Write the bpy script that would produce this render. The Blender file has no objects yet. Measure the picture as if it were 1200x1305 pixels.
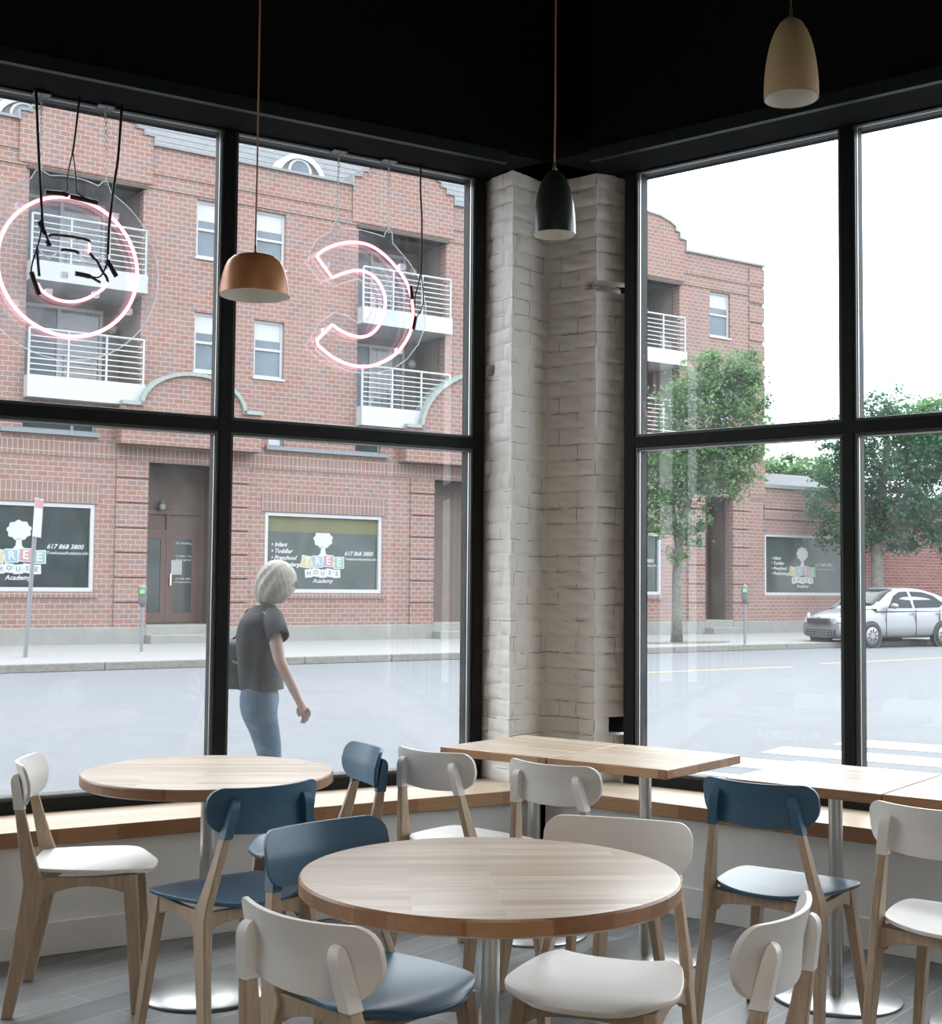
import bpy, math, random
import numpy as np
from mathutils import Vector, Matrix, Euler
random.seed(7)
sc = bpy.context.scene
COL = sc.collection
PI = math.pi
def R(d): return math.radians(d)

# ------------------------------------------------------------------ camera
FPX, TILT, ROLL, CAMZ = 1696.4, 3.195, .517, 1.40
cam = bpy.data.cameras.new('camera'); camo = bpy.data.objects.new('camera', cam); COL.objects.link(camo)
cam.sensor_fit = 'HORIZONTAL'; cam.sensor_width = 36; cam.lens = 36*FPX/1200
cam.clip_start = .05; cam.clip_end = 400
Mc = Matrix.Rotation(R(90+TILT), 4, 'X') @ Matrix.Rotation(R(ROLL), 4, 'Z')
camo.matrix_world = Matrix.Translation((0, 0, CAMZ)) @ Mc
sc.camera = camo
M3 = Mc.to_3x3()
def ray(x, y): return M3 @ Vector(((x-600)/FPX, (652.5-y)/FPX, -1))
def gz(x, y, z):                                   # photo point -> place on a level plane
    d = ray(x, y); return Vector((0, 0, CAMZ)) + d*((z-CAMZ)/d.z)
def at(x, y, Y):                                   # photo point -> place at distance Y
    d = ray(x, y); return Vector((0, 0, CAMZ)) + d*(Y/d.y)

# ------------------------------------------------------------------ materials
MATS = {}
def new_mat(name):
    m = bpy.data.materials.new(name); m.use_nodes = True
    nt = m.node_tree; b = nt.nodes['Principled BSDF']; MATS[name] = m
    return m, nt, b
def N(nt, t, **k):
    n = nt.nodes.new(t)
    for a, v in k.items(): setattr(n, a, v)
    return n
def coord(nt, scale=(1, 1, 1), kind='Object', rot=(0, 0, 0)):
    tc = N(nt, 'ShaderNodeTexCoord'); mp = N(nt, 'ShaderNodeMapping')
    mp.inputs['Scale'].default_value = scale; mp.inputs['Rotation'].default_value = rot
    nt.links.new(tc.outputs[kind], mp.inputs['Vector']); return mp.outputs['Vector']
def ramp(nt, fac, stops):
    r = N(nt, 'ShaderNodeValToRGB'); e = r.color_ramp.elements
    while len(e) < len(stops): e.new(.5)
    for i, (p, c) in enumerate(stops):
        e[i].position = p; e[i].color = (*c, 1) if len(c) == 3 else c
    nt.links.new(fac, r.inputs['Fac']); return r.outputs['Color']
def noise(nt, vec, scale, detail=3, rough=.6, dist=0):
    n = N(nt, 'ShaderNodeTexNoise'); n.inputs['Scale'].default_value = scale; n.inputs['Detail'].default_value = detail
    n.inputs['Roughness'].default_value = rough; n.inputs['Distortion'].default_value = dist
    nt.links.new(vec, n.inputs['Vector']); return n.outputs['Fac']
def bump(nt, b, h, strength=.3, dist=.01):
    n = N(nt, 'ShaderNodeBump'); n.inputs['Strength'].default_value = strength; n.inputs['Distance'].default_value = dist
    nt.links.new(h, n.inputs['Height']); nt.links.new(n.outputs['Normal'], b.inputs['Normal'])
def mix(nt, fac, a, c, mode='MIX'):
    n = N(nt, 'ShaderNodeMix', data_type='RGBA', blend_type=mode)
    for s, v in ((0, fac), (6, a), (7, c)):
        if isinstance(v, (int, float)): n.inputs[s].default_value = v
        elif isinstance(v, tuple): n.inputs[s].default_value = (*v, 1)
        else: nt.links.new(v, n.inputs[s])
    return n.outputs[2]
def plain(name, c, rough=.5, metal=0, var=.06, scale=12, bmp=0, coat=0, spec=.5):
    m, nt, b = new_mat(name)
    f = noise(nt, coord(nt), scale, 4)
    lo = tuple(max(0, x*(1-var)) for x in c); hi = tuple(min(1, x*(1+var)) for x in c)
    nt.links.new(ramp(nt, f, [(.3, lo), (.7, hi)]), b.inputs['Base Color'])
    b.inputs['Roughness'].default_value = rough; b.inputs['Metallic'].default_value = metal
    b.inputs['Coat Weight'].default_value = coat; b.inputs['Specular IOR Level'].default_value = spec
    if bmp: bump(nt, b, noise(nt, coord(nt), scale*8, 3), bmp, .002)
    return m
def emit(name, c, s):
    m, nt, b = new_mat(name); b.inputs['Base Color'].default_value = (*c, 1)
    b.inputs['Emission Color'].default_value = (*c, 1); b.inputs['Emission Strength'].default_value = s
    return m
def wood(name, c1, c2, c3, stave=.045, length=.5, axis=0, rough=.35, coat=.3):
    # butcher-block staves running along local x
    m, nt, b = new_mat(name)
    v = coord(nt, (1, 1, 1), rot=(0, 0, 0) if axis == 0 else (0, 0, PI/2))
    br = N(nt, 'ShaderNodeTexBrick'); br.offset = .37; br.squash = 1
    nt.links.new(v, br.inputs['Vector'])
    for k, x in (('Scale', 1), ('Mortar Size', .0006), ('Mortar Smooth', .3), ('Bias', 0), ('Brick Width', length), ('Row Height', stave)): br.inputs[k].default_value = x
    br.inputs['Color1'].default_value = (0, 0, 0, 1); br.inputs['Color2'].default_value = (1, 1, 1, 1); br.inputs['Mortar'].default_value = (.3, .3, .3, 1)
    tone = ramp(nt, br.outputs['Color'], [(0, c1), (.5, c2), (1, c3)])
    g = noise(nt, coord(nt, (2.2, 34, 34), rot=(0, 0, 0) if axis == 0 else (0, 0, PI/2)), 2.2, 6, .65, .6)
    grain = ramp(nt, g, [(.3, (.72, .68, .62)), (.62, (1, 1, 1))])
    col = mix(nt, .75, tone, grain, 'MULTIPLY')
    k = noise(nt, coord(nt, (3, 9, 9)), 2.3, 2, .5, 1.2)
    kn = ramp(nt, k, [(.74, (1, 1, 1)), (.80, (.35, .24, .17))])
    col = mix(nt, .8, col, kn, 'MULTIPLY')
    nt.links.new(col, b.inputs['Base Color'])
    b.inputs['Roughness'].default_value = rough; b.inputs['Coat Weight'].default_value = coat; b.inputs['Coat Roughness'].default_value = .25
    bump(nt, b, g, .08, .002)
    return m
def legwood(name, c):
    m, nt, b = new_mat(name)
    g = noise(nt, coord(nt, (40, 40, 3)), 2, 5, .6, .3)
    nt.links.new(ramp(nt, g, [(.25, tuple(x*.8 for x in c)), (.7, tuple(min(1, x*1.1) for x in c))]), b.inputs['Base Color'])
    b.inputs['Roughness'].default_value = .5
    return m
def bricks(name, c1, c2, c3, mortar, bw=.235, bh=.115, ms=.008, vertical=True, swap=False):
    m, nt, b = new_mat(name)
    tc = N(nt, 'ShaderNodeTexCoord'); sp = N(nt, 'ShaderNodeSeparateXYZ'); cb = N(nt, 'ShaderNodeCombineXYZ')
    nt.links.new(tc.outputs['Object'], sp.inputs[0])
    ad = N(nt, 'ShaderNodeMath', operation='ADD')            # x + y so reveals carry courses too
    nt.links.new(sp.outputs['X'], ad.inputs[0]); nt.links.new(sp.outputs['Y'], ad.inputs[1])
    nt.links.new(ad.outputs[0], cb.inputs[1 if swap else 0]); nt.links.new(sp.outputs['Z'], cb.inputs[0 if swap else 1])
    br = N(nt, 'ShaderNodeTexBrick'); br.offset = 0 if swap else .5
    nt.links.new(cb.outputs[0], br.inputs['Vector'])
    for k, x in (('Scale', 1), ('Mortar Size', ms), ('Mortar Smooth', .2), ('Bias', 0), ('Brick Width', bw), ('Row Height', bh)): br.inputs[k].default_value = x
    br.inputs['Color1'].default_value = (0, 0, 0, 1); br.inputs['Color2'].default_value = (1, 1, 1, 1); br.inputs['Mortar'].default_value = (.5, .5, .5, 1)
    tone = ramp(nt, br.outputs['Color'], [(0, c1), (.5, c2), (1, c3)])
    big = noise(nt, coord(nt), .35, 3)
    tone = mix(nt, .35, tone, ramp(nt, big, [(.3, (.82, .8, .8)), (.7, (1.0, 1, 1))]), 'MULTIPLY')
    fine = noise(nt, coord(nt), 30, 3)
    tone = mix(nt, .3, tone, ramp(nt, fine, [(.3, (.75, .75, .75)), (.7, (1, 1, 1))]), 'MULTIPLY')
    nt.links.new(mix(nt, br.outputs['Fac'], tone, mortar), b.inputs['Base Color'])
    b.inputs['Roughness'].default_value = .85; b.inputs['Specular IOR Level'].default_value = .25
    iv = N(nt, 'ShaderNodeMath', operation='SUBTRACT'); iv.inputs[0].default_value = 1; nt.links.new(br.outputs['Fac'], iv.inputs[1])
    bump(nt, b, iv.outputs[0], .5, .01)
    return m
def thin_glass(name, refl=.05, tint=(1, 1, 1), rough=0, haze=0):
    m = bpy.data.materials.new(name); m.use_nodes = True; nt = m.node_tree; nt.nodes.clear(); MATS[name] = m
    out = N(nt, 'ShaderNodeOutputMaterial'); tr = N(nt, 'ShaderNodeBsdfTransparent'); gl = N(nt, 'ShaderNodeBsdfGlossy'); mx = N(nt, 'ShaderNodeMixShader')
    tr.inputs[0].default_value = (*tint, 1); gl.inputs['Roughness'].default_value = rough
    lw = N(nt, 'ShaderNodeLayerWeight'); lw.inputs['Blend'].default_value = .35
    mr = N(nt, 'ShaderNodeMapRange'); mr.inputs['To Min'].default_value = refl; mr.inputs['To Max'].default_value = .6
    pw = N(nt, 'ShaderNodeMath', operation='POWER'); pw.inputs[1].default_value = 5
    nt.links.new(lw.outputs['Facing'], pw.inputs[0]); nt.links.new(pw.outputs[0], mr.inputs['Value'])
    nt.links.new(mr.outputs[0], mx.inputs[0]); nt.links.new(tr.outputs[0], mx.inputs[1]); nt.links.new(gl.outputs[0], mx.inputs[2])
    last = mx.outputs[0]
    if haze:
        df = N(nt, 'ShaderNodeBsdfDiffuse'); df.inputs[0].default_value = (.9, .92, .95, 1)
        tl = N(nt, 'ShaderNodeBsdfTranslucent'); tl.inputs[0].default_value = (.9, .92, .95, 1)
        m3 = N(nt, 'ShaderNodeMixShader'); m3.inputs[0].default_value = .5
        nt.links.new(df.outputs[0], m3.inputs[1]); nt.links.new(tl.outputs[0], m3.inputs[2])
        f = noise(nt, coord(nt, (3, 3, 1.2)), 2.5, 8, .72, .8)
        mr2 = N(nt, 'ShaderNodeMapRange'); mr2.inputs['From Min'].default_value = .35; mr2.inputs['From Max'].default_value = .85
        mr2.inputs['To Min'].default_value = haze*.35; mr2.inputs['To Max'].default_value = haze*2.2
        nt.links.new(f, mr2.inputs['Value'])
        m2 = N(nt, 'ShaderNodeMixShader'); nt.links.new(mr2.outputs[0], m2.inputs[0]); nt.links.new(last, m2.inputs[1]); nt.links.new(m3.outputs[0], m2.inputs[2]); last = m2.outputs[0]
    nt.links.new(last, out.inputs[0])
    return m

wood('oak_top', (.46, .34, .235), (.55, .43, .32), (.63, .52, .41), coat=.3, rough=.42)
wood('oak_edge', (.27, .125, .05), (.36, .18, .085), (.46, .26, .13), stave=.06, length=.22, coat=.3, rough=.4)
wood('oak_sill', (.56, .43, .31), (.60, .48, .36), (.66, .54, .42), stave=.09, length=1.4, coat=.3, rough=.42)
legwood('beech', (.47, .35, .245))
plain('white_paint_chair', (.80, .77, .73), .42, bmp=.05, var=.02)
plain('blue_paint_chair', (.045, .115, .185), .36, bmp=.05, var=.05, spec=.6)
plain('steel', (.55, .55, .54), .28, 1, var=.05)
plain('steel_plate', (0.3600, 0.3600, 0.3600), .35, 1, var=.04, scale=5)
plain('black_frame', (.006, .0065, .006), .5, var=.2, scale=30, spec=.2)
plain('black_steel', (.008, .012, .013), .5, var=.2, spec=.3)
plain('black_trim_light', (.05, .055, .055), .3, var=.1)
plain('aluminium', (.6, .62, .62), .35, .8)
plain('black_ceiling', (.006, .006, .006), .9, var=.3, spec=.1)
plain('wall_paint', (.72, .715, .69), .7, var=.02, bmp=.03)
plain('back_wall_paint', (.60, .54, .46), .8, var=.02)
plain('copper_paint', (.62, .27, .12), .34, .25, var=.03, spec=.6)
plain('green_black_enamel', (.022, .028, .022), .3, var=.05, coat=.3)
plain('brass_paint', (.62, .45, .25), .38, .25, var=.03, spec=.6)
plain('shade_inside', (.85, .83, .78), .6, var=.01)
plain('cord_copper', (.38, .20, .12), .6)
plain('cord_white', (.65, .62, .58), .6)
plain('brass_fitting', (.7, .45, .2), .3, 1)
plain('rubber_black', (.01, .01, .01), .45)
plain('rubber_brown', (.035, .012, .012), .45)
thin_glass('window_glass', .034, (.985, .995, .99), haze=.02)  # haze of room reflections put into the pane as a pale film
thin_glass('acrylic', .05, (.96, .97, .98), haze=.03)
thin_glass('acrylic_edge', .35, (.9, .92, .94), rough=.1, haze=.5)
emit('neon_pink', (1, .30, .36), 3.3)
plain('neon_glass_off', (.75, .6, .62), .2)
# floor planks
m, nt, b = new_mat('floor_planks')
v = coord(nt)
br = N(nt, 'ShaderNodeTexBrick'); br.offset = .33; nt.links.new(v, br.inputs['Vector'])
for k, x in (('Scale', 1), ('Mortar Size', .0018), ('Mortar Smooth', .2), ('Bias', 0), ('Brick Width', .92), ('Row Height', .153)): br.inputs[k].default_value = x
br.inputs['Color1'].default_value = (0, 0, 0, 1); br.inputs['Color2'].default_value = (1, 1, 1, 1); br.inputs['Mortar'].default_value = (.5, .5, .5, 1)
tone = ramp(nt, br.outputs['Color'], [(0, (.115, .115, .115)), (.5, (.17, .17, .17)), (1, (.225, .224, .222))])
g = noise(nt, coord(nt, (1.5, 16, 1)), 2, 6, .65, .8)
tone = mix(nt, .7, tone, ramp(nt, g, [(.28, (.62, .62, .62)), (.66, (1.1, 1.1, 1.1))]), 'MULTIPLY')
nt.links.new(mix(nt, br.outputs['Fac'], tone, (.36, .355, .35)), b.inputs['Base Color'])
b.inputs['Roughness'].default_value = .38; bump(nt, b, g, .06, .002)
# painted brick of the pillar (uses the UV map laid along the faces in metres)
m, nt, b = new_mat('painted_brick')
uv = N(nt, 'ShaderNodeUVMap'); uv.uv_map = 'UVMap'
ns = N(nt, 'ShaderNodeTexNoise'); ns.inputs['Scale'].default_value = 9; ns.inputs['Detail'].default_value = 3
nt.links.new(uv.outputs[0], ns.inputs['Vector'])
vm = N(nt, 'ShaderNodeVectorMath', operation='SCALE'); vm.inputs['Scale'].default_value = .022; nt.links.new(ns.outputs['Color'], vm.inputs[0])
va = N(nt, 'ShaderNodeVectorMath', operation='ADD'); nt.links.new(uv.outputs[0], va.inputs[0]); nt.links.new(vm.outputs[0], va.inputs[1])
br = N(nt, 'ShaderNodeTexBrick'); br.offset = .5; nt.links.new(va.outputs[0], br.inputs['Vector'])
for k, x in (('Scale', 1), ('Mortar Size', .0016), ('Mortar Smooth', .15), ('Bias', 0), ('Brick Width', .215), ('Row Height', .078)): br.inputs[k].default_value = x
n2 = N(nt, 'ShaderNodeTexNoise'); n2.inputs['Scale'].default_value = 7; n2.inputs['Detail'].default_value = 4; nt.links.new(uv.outputs[0], n2.inputs['Vector'])
gate = ramp(nt, n2.outputs['Fac'], [(.50, (0, 0, 0)), (.56, (1, 1, 1))])
mm = N(nt, 'ShaderNodeMath', operation='MULTIPLY'); nt.links.new(br.outputs['Fac'], mm.inputs[0]); nt.links.new(gate, mm.inputs[1])
nt.links.new(mix(nt, mm.outputs[0], (.74, .72, .68), (.13, .11, .09)), b.inputs['Base Color'])
b.inputs['Roughness'].default_value = .62
n3 = N(nt, 'ShaderNodeTexNoise'); n3.inputs['Scale'].default_value = 45; n3.inputs['Detail'].default_value = 5; nt.links.new(uv.outputs[0], n3.inputs['Vector'])
bump(nt, b, n3.outputs['Fac'], .35, .004)
# outdoors
bricks('facade_brick', (.215, .110, .090), (.235, .140, .115), (.175, .125, .120), (.325, .255, .232), ms=.009)
bricks('facade_soldier', (.19, .105, .086), (.21, .13, .11), (.165, .12, .11), (.315, .245, .225), bw=.23, bh=.115, ms=.010, swap=True)
bricks('small_red_brick', (0.1452, 0.0429, 0.0330), (0.1716, 0.0660, 0.0528), (0.1254, 0.0429, 0.0363), (0.2376, 0.1848, 0.1716), bw=.30, bh=.11)
plain('asphalt', (0.1127, 0.1168, 0.1228), .9, var=.05, scale=3, bmp=.2, spec=.2)
plain('concrete', (0.1907, 0.1885, 0.1835), .85, var=.05, scale=4)
plain('plinth_concrete', (0.198, 0.198, 0.182), .85, var=.1, scale=3)
plain('granite', (0.1529, 0.1452, 0.1309), .8, var=.25, scale=14)
plain('coping_metal', (0.1740, 0.1824, 0.1860), .6)
plain('coping_pale', (0.224, 0.251, 0.238), .6)
plain('white_trim', (0.370, 0.376, 0.383), .5, var=.02)
plain('grey_trim', (0.145, 0.162, 0.172), .5, var=.05)
plain('tan_stucco', (0.165, 0.142, 0.119), .85)
plain('brown_soffit', (0.059, 0.046, 0.036), .8)
plain('brown_door', (0.099, 0.056, 0.046), .5)
plain('entry_wall', (0.112, 0.079, 0.066), .7)
plain('curtain', (0.198, 0.218, 0.231), .8, var=.15, scale=3)
plain('far_glass', (0.112, 0.139, 0.165), .08, var=.25, scale=.8, spec=.3)
plain('dark_glass', (.008, .02, .021), .06, var=.5, scale=1.2, spec=.2)
plain('teal_glass', (.042, .055, .054), .12, var=.3, scale=1.2, spec=.35)
plain('sign_white', (0.396, 0.396, 0.396), .6, var=.01)
plain('sign_yellow', (0.343, 0.310, 0.158), .6, var=.02); plain('sign_blue', (0.165, 0.277, 0.330), .6, var=.02)
plain('sign_red', (0.330, 0.165, 0.191), .6, var=.02); plain('sign_green', (0.165, 0.284, 0.211), .6, var=.02)
plain('line_yellow', (.27, .20, .11), .8); plain('line_white', (0.3681, 0.3744, 0.3861), .8, var=.02)
plain('bark', (0.125, 0.122, 0.106), .9, var=.3, scale=8)
plain('soil', (0.106, 0.092, 0.073), .95, var=.3, scale=9)
plain('meter_grey', (.10, .11, .115), .5); plain('galvanised', (0.185, 0.198, 0.211), .45, .4)
plain('meter_green', (0.165, 0.409, 0.132), .5)
plain('car_silver', (0.1901, 0.1951, 0.2088), .3, .15, var=.01, coat=.6)
plain('car_glass', (.015, .02, .022), .08, var=.2, spec=.12); plain('tyre', (.02, .02, .02), .8); plain('hubcap', (0.277, 0.277, 0.290), .3, .6)
plain('car_black', (.03, .03, .032), .5); plain('headlight', (0.528, 0.541, 0.561), .1, .3)
plain('roof_shingle', (0.1199, 0.1232, 0.1287), .9, var=.12, scale=6)
plain('skin', (0.277, 0.178, 0.145), .55, var=.06, scale=20); plain('tshirt', (0.0086, 0.0086, 0.0096), .85, var=.15)
plain('jeans', (0.0400, 0.0736, 0.1112), .85, var=.45, scale=7); plain('hair', (0.238, 0.218, 0.188), .6, var=.25, scale=25)
plain('bag_leather', (.035, .04, .045), .45, var=.2); plain('shoe', (.08, .08, .09), .6)
def leafmat(name, c1, c2):
    m = bpy.data.materials.new(name); m.use_nodes = True; nt = m.node_tree; nt.nodes.clear(); MATS[name] = m
    out = N(nt, 'ShaderNodeOutputMaterial'); d = N(nt, 'ShaderNodeBsdfDiffuse'); t = N(nt, 'ShaderNodeBsdfTranslucent'); mx = N(nt, 'ShaderNodeMixShader'); mx.inputs[0].default_value = .4
    c = ramp(nt, noise(nt, coord(nt), 1.6, 5), [(.3, c1), (.7, c2)])
    nt.links.new(c, d.inputs[0]); nt.links.new(c, t.inputs[0]); nt.links.new(d.outputs[0], mx.inputs[1]); nt.links.new(t.outputs[0], mx.inputs[2]); nt.links.new(mx.outputs[0], out.inputs[0])
leafmat('leaf_bright', (0.0757, 0.1693, 0.0757), (0.1871, 0.2940, 0.1337))
leafmat('leaf_deep', (0.0277, 0.0950, 0.0554), (0.0871, 0.1822, 0.0950))

# ------------------------------------------------------------------ mesh helper
class MB:
    def __init__(s): s.v = []; s.f = []
    def add(s, vs, fs):
        n = len(s.v); s.v += [tuple(p) for p in vs]; s.f += [tuple(i+n for i in f) for f in fs]; return s
    def box(s, a, b, M=None):
        x0, y0, z0 = a; x1, y1, z1 = b
        vs = [Vector(p) for p in ((x0,y0,z0),(x1,y0,z0),(x1,y1,z0),(x0,y1,z0),(x0,y0,z1),(x1,y0,z1),(x1,y1,z1),(x0,y1,z1))]
        if M: vs = [M @ p for p in vs]
        return s.add(vs, [(3,2,1,0),(4,5,6,7),(0,1,5,4),(1,2,6,5),(2,3,7,6),(3,0,4,7)])
    def prism(s, pts, y0, y1, M=None):      # polygon in x,z (counter-clockwise seen from -y) pushed along y
        n = len(pts)
        vs = [Vector((p[0], y0, p[1])) for p in pts] + [Vector((p[0], y1, p[1])) for p in pts]
        if M: vs = [M @ p for p in vs]
        return s.add(vs, [tuple(range(n)), tuple(range(2*n-1, n-1, -1))] + [(i, i+n, (i+1) % n+n, (i+1) % n) for i in range(n)])
    def flat(s, pts, z0, z1):               # polygon in x,y pushed along z
        n = len(pts)
        vs = [Vector((p[0], p[1], z0)) for p in pts] + [Vector((p[0], p[1], z1)) for p in pts]
        return s.add(vs, [tuple(range(n-1, -1, -1)), tuple(range(n, 2*n))] + [(i, (i+1) % n, (i+1) % n+n, i+n) for i in range(n)])
    def tube(s, pts, r, seg=8, closed=False, caps=True):
        pts = [Vector(p) for p in pts]; n = len(pts); rs = r if isinstance(r, (list, tuple)) else [r]*n
        rings = []; up = None
        for i, p in enumerate(pts):
            a = pts[(i-1) % n] if (i or closed) else p; c = pts[(i+1) % n] if (i < n-1 or closed) else p
            d = (c-a)
            d = d.normalized() if d.length > 1e-9 else Vector((0, 0, 1))
            if up is None: up = d.orthogonal().normalized()
            up = (up - d*up.dot(d)); up = up.normalized() if up.length > 1e-6 else d.orthogonal().normalized()
            w = d.cross(up)
            rings.append([p + (up*math.cos(t)+w*math.sin(t))*rs[i] for t in [2*PI*k/seg for k in range(seg)]])
        vs = [q for ring in rings for q in ring]; fs = []
        for i in range(n if closed else n-1):
            j = (i+1) % n
            for k in range(seg): fs.append((i*seg+k, i*seg+(k+1) % seg, j*seg+(k+1) % seg, j*seg+k))
        if caps and not closed: fs += [tuple(range(seg-1, -1, -1)), tuple(range((n-1)*seg, n*seg))]
        return s.add(vs, fs)
    def lathe(s, prof, seg=48, c=(0, 0, 0), M=None):  # profile of (r, z)
        n = len(prof); vs = []; fs = []
        for r_, z in prof:
            for k in range(seg):
                t = 2*PI*k/seg; p = Vector((c[0]+r_*math.cos(t), c[1]+r_*math.sin(t), c[2]+z)); vs.append(M @ p if M else p)
        for i in range(n-1):
            for k in range(seg): fs.append((i*seg+k, i*seg+(k+1) % seg, (i+1)*seg+(k+1) % seg, (i+1)*seg+k))
        if prof[0][0] > 1e-4: fs.append(tuple(range(seg-1, -1, -1)))
        if prof[-1][0] > 1e-4: fs.append(tuple(range((n-1)*seg, n*seg)))
        return s.add(vs, fs)
    def ball(s, c, r, seg=16, rings=10, M=None):
        r = r if isinstance(r, (tuple, list)) else (r, r, r); vs = []; fs = []
        for i in range(rings+1):
            a = PI*i/rings
            for k in range(seg):
                t = 2*PI*k/seg; vs.append(Vector((c[0]+r[0]*math.sin(a)*math.cos(t), c[1]+r[1]*math.sin(a)*math.sin(t), c[2]+r[2]*math.cos(a))))
        if M: vs = [M @ p for p in vs]
        for i in range(rings):
            for k in range(seg): fs.append((i*seg+k, (i+1)*seg+k, (i+1)*seg+(k+1) % seg, i*seg+(k+1) % seg))
        return s.add(vs, fs)
    def build(s, name, mat, parent=None, smooth=False, bevel=0, seg=2, angle=35):
        me = bpy.data.meshes.new(name); me.from_pydata(s.v, [], s.f); me.update()
        import bmesh
        bm = bmesh.new(); bm.from_mesh(me); bmesh.ops.remove_doubles(bm, verts=bm.verts, dist=1e-5); bmesh.ops.recalc_face_normals(bm, faces=bm.faces); bm.to_mesh(me); bm.free()
        me.materials.append(MATS[mat] if isinstance(mat, str) else mat)
        o = bpy.data.objects.new(name, me); COL.objects.link(o)
        if parent: o.parent = parent
        if smooth:
            for p in me.polygons: p.use_smooth = True
            if smooth != 'all':
                try: me.set_sharp_from_angle(angle=R(angle))
                except Exception: pass
        if bevel:
            b = o.modifiers.new('bevel', 'BEVEL'); b.width = bevel; b.segments = seg; b.limit_method = 'ANGLE'; b.angle_limit = R(40)
        return o
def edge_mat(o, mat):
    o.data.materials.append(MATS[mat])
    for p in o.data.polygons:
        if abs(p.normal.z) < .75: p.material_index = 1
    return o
def tag(o, label=None, cat=None, group=None, kind=None):
    if label: o['label'] = label
    if cat: o['category'] = cat
    if group: o['group'] = group
    if kind: o['kind'] = kind
    return o
def empty(name, loc=(0, 0, 0), rz=0):
    o = bpy.data.objects.new(name, None); COL.objects.link(o); o.empty_display_size = .1
    o.location = loc; o.rotation_euler = (0, 0, rz); return o
def copy_tree(o, parent=None):
    c = o.copy(); COL.objects.link(c); c.parent = parent
    for ch in list(o.children): copy_tree(ch, c)
    return c
def kids(o):
    out = []
    for c in o.children: out.append(c); out += kids(c)
    return out
def text(name, body, size, mat, parent, loc, align='CENTER', rot=(PI/2, 0, 0), shear=0, bold=0, ext=.002):
    cu = bpy.data.curves.new(name, 'FONT'); cu.body = body; cu.size = size; cu.align_x = align; cu.align_y = 'CENTER'
    cu.shear = shear; cu.offset = bold; cu.extrude = ext; cu.materials.append(MATS[mat])
    cu.resolution_u = 2
    tmp = bpy.data.objects.new('tmp_text', cu); COL.objects.link(tmp)
    me = bpy.data.meshes.new_from_object(tmp.evaluated_get(bpy.context.evaluated_depsgraph_get())); bpy.data.objects.remove(tmp); bpy.data.curves.remove(cu)
    me.name = name
    if not me.materials: me.materials.append(MATS[mat])
    o = bpy.data.objects.new(name, me); COL.objects.link(o); o.parent = parent; o.location = loc; o.rotation_euler = rot
    return o
def wallgrid(mb, u0, u1, z0, z1, holes, y0, y1):
    # rectangular wall with rectangular openings, built of welded cells with thickness and reveals
    us = sorted({u0, u1, *[h[0] for h in holes], *[h[1] for h in holes]}); zs = sorted({z0, z1, *[h[2] for h in holes], *[h[3] for h in holes]})
    us = [u for u in us if u0 <= u <= u1]; zs = [z for z in zs if z0 <= z <= z1]
    def solid(i, j):
        if i < 0 or j < 0 or i >= len(us)-1 or j >= len(zs)-1: return False
        cu, cz = (us[i]+us[i+1])/2, (zs[j]+zs[j+1])/2
        return not any(h[0] < cu < h[1] and h[2] < cz < h[3] for h in holes)
    for i in range(len(us)-1):
        for j in range(len(zs)-1):
            if not solid(i, j): continue
            a, c, d, e = us[i], us[i+1], zs[j], zs[j+1]
            mb.add([(a,y0,d),(c,y0,d),(c,y0,e),(a,y0,e)], [(0,1,2,3)]); mb.add([(a,y1,d),(c,y1,d),(c,y1,e),(a,y1,e)], [(3,2,1,0)])
            if not solid(i-1, j): mb.add([(a,y0,d),(a,y1,d),(a,y1,e),(a,y0,e)], [(3,2,1,0)])
            if not solid(i+1, j): mb.add([(c,y0,d),(c,y1,d),(c,y1,e),(c,y0,e)], [(0,1,2,3)])
            if not solid(i, j-1): mb.add([(a,y0,d),(c,y0,d),(c,y1,d),(a,y1,d)], [(3,2,1,0)])
            if not solid(i, j+1): mb.add([(a,y0,e),(c,y0,e),(c,y1,e),(a,y1,e)], [(0,1,2,3)])
    return mb

# ------------------------------------------------------------------ room shell
AL, AR = 90-59.1, -(90-51.33)
WL, WR = Vector((-1.36, 5.21, 0)), Vector((1.25, 5.507, 0))
ML = Matrix.Translation(WL) @ Matrix.Rotation(R(AL), 4, 'Z'); MR = Matrix.Translation(WR) @ Matrix.Rotation(R(AR), 4, 'Z')
FY = .38                    # inner face of the window frames, measured out from the wall face
FL = ML @ Vector((-6.2, 0, 0)); FR = MR @ Vector((5.2, 0, 0))
def cross(p, d, q, e):      # 2-D line intersection
    t = ((q.x-p.x)*e.y-(q.y-p.y)*e.x)/(d.x*e.y-d.y*e.x); return p+d*t
dL = (ML.to_3x3() @ Vector((1, 0, 0))); dR = (MR.to_3x3() @ Vector((1, 0, 0)))
corner_in = cross(WL, dL, WR, dR)
corner_out = cross(ML @ Vector((0, .52, 0)), dL, MR @ Vector((0, .52, 0)), dR)
cl = (ML.inverted() @ corner_in).x; cr = (MR.inverted() @ corner_in).x
BACK = -4.2
fl_pts = [ML @ Vector((-6.2, .52, 0)), corner_out, MR @ Vector((5.2, .52, 0)), Vector((FR.x+.3, BACK, 0)), Vector((FL.x-.3, BACK, 0))]
f = MB().flat([(p.x, p.y) for p in reversed(fl_pts)], -.10, 0)
fo = f.build('floor', 'floor_planks'); tag(fo, 'grey wood-look plank floor under the tables', 'floor', kind='structure')
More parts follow.
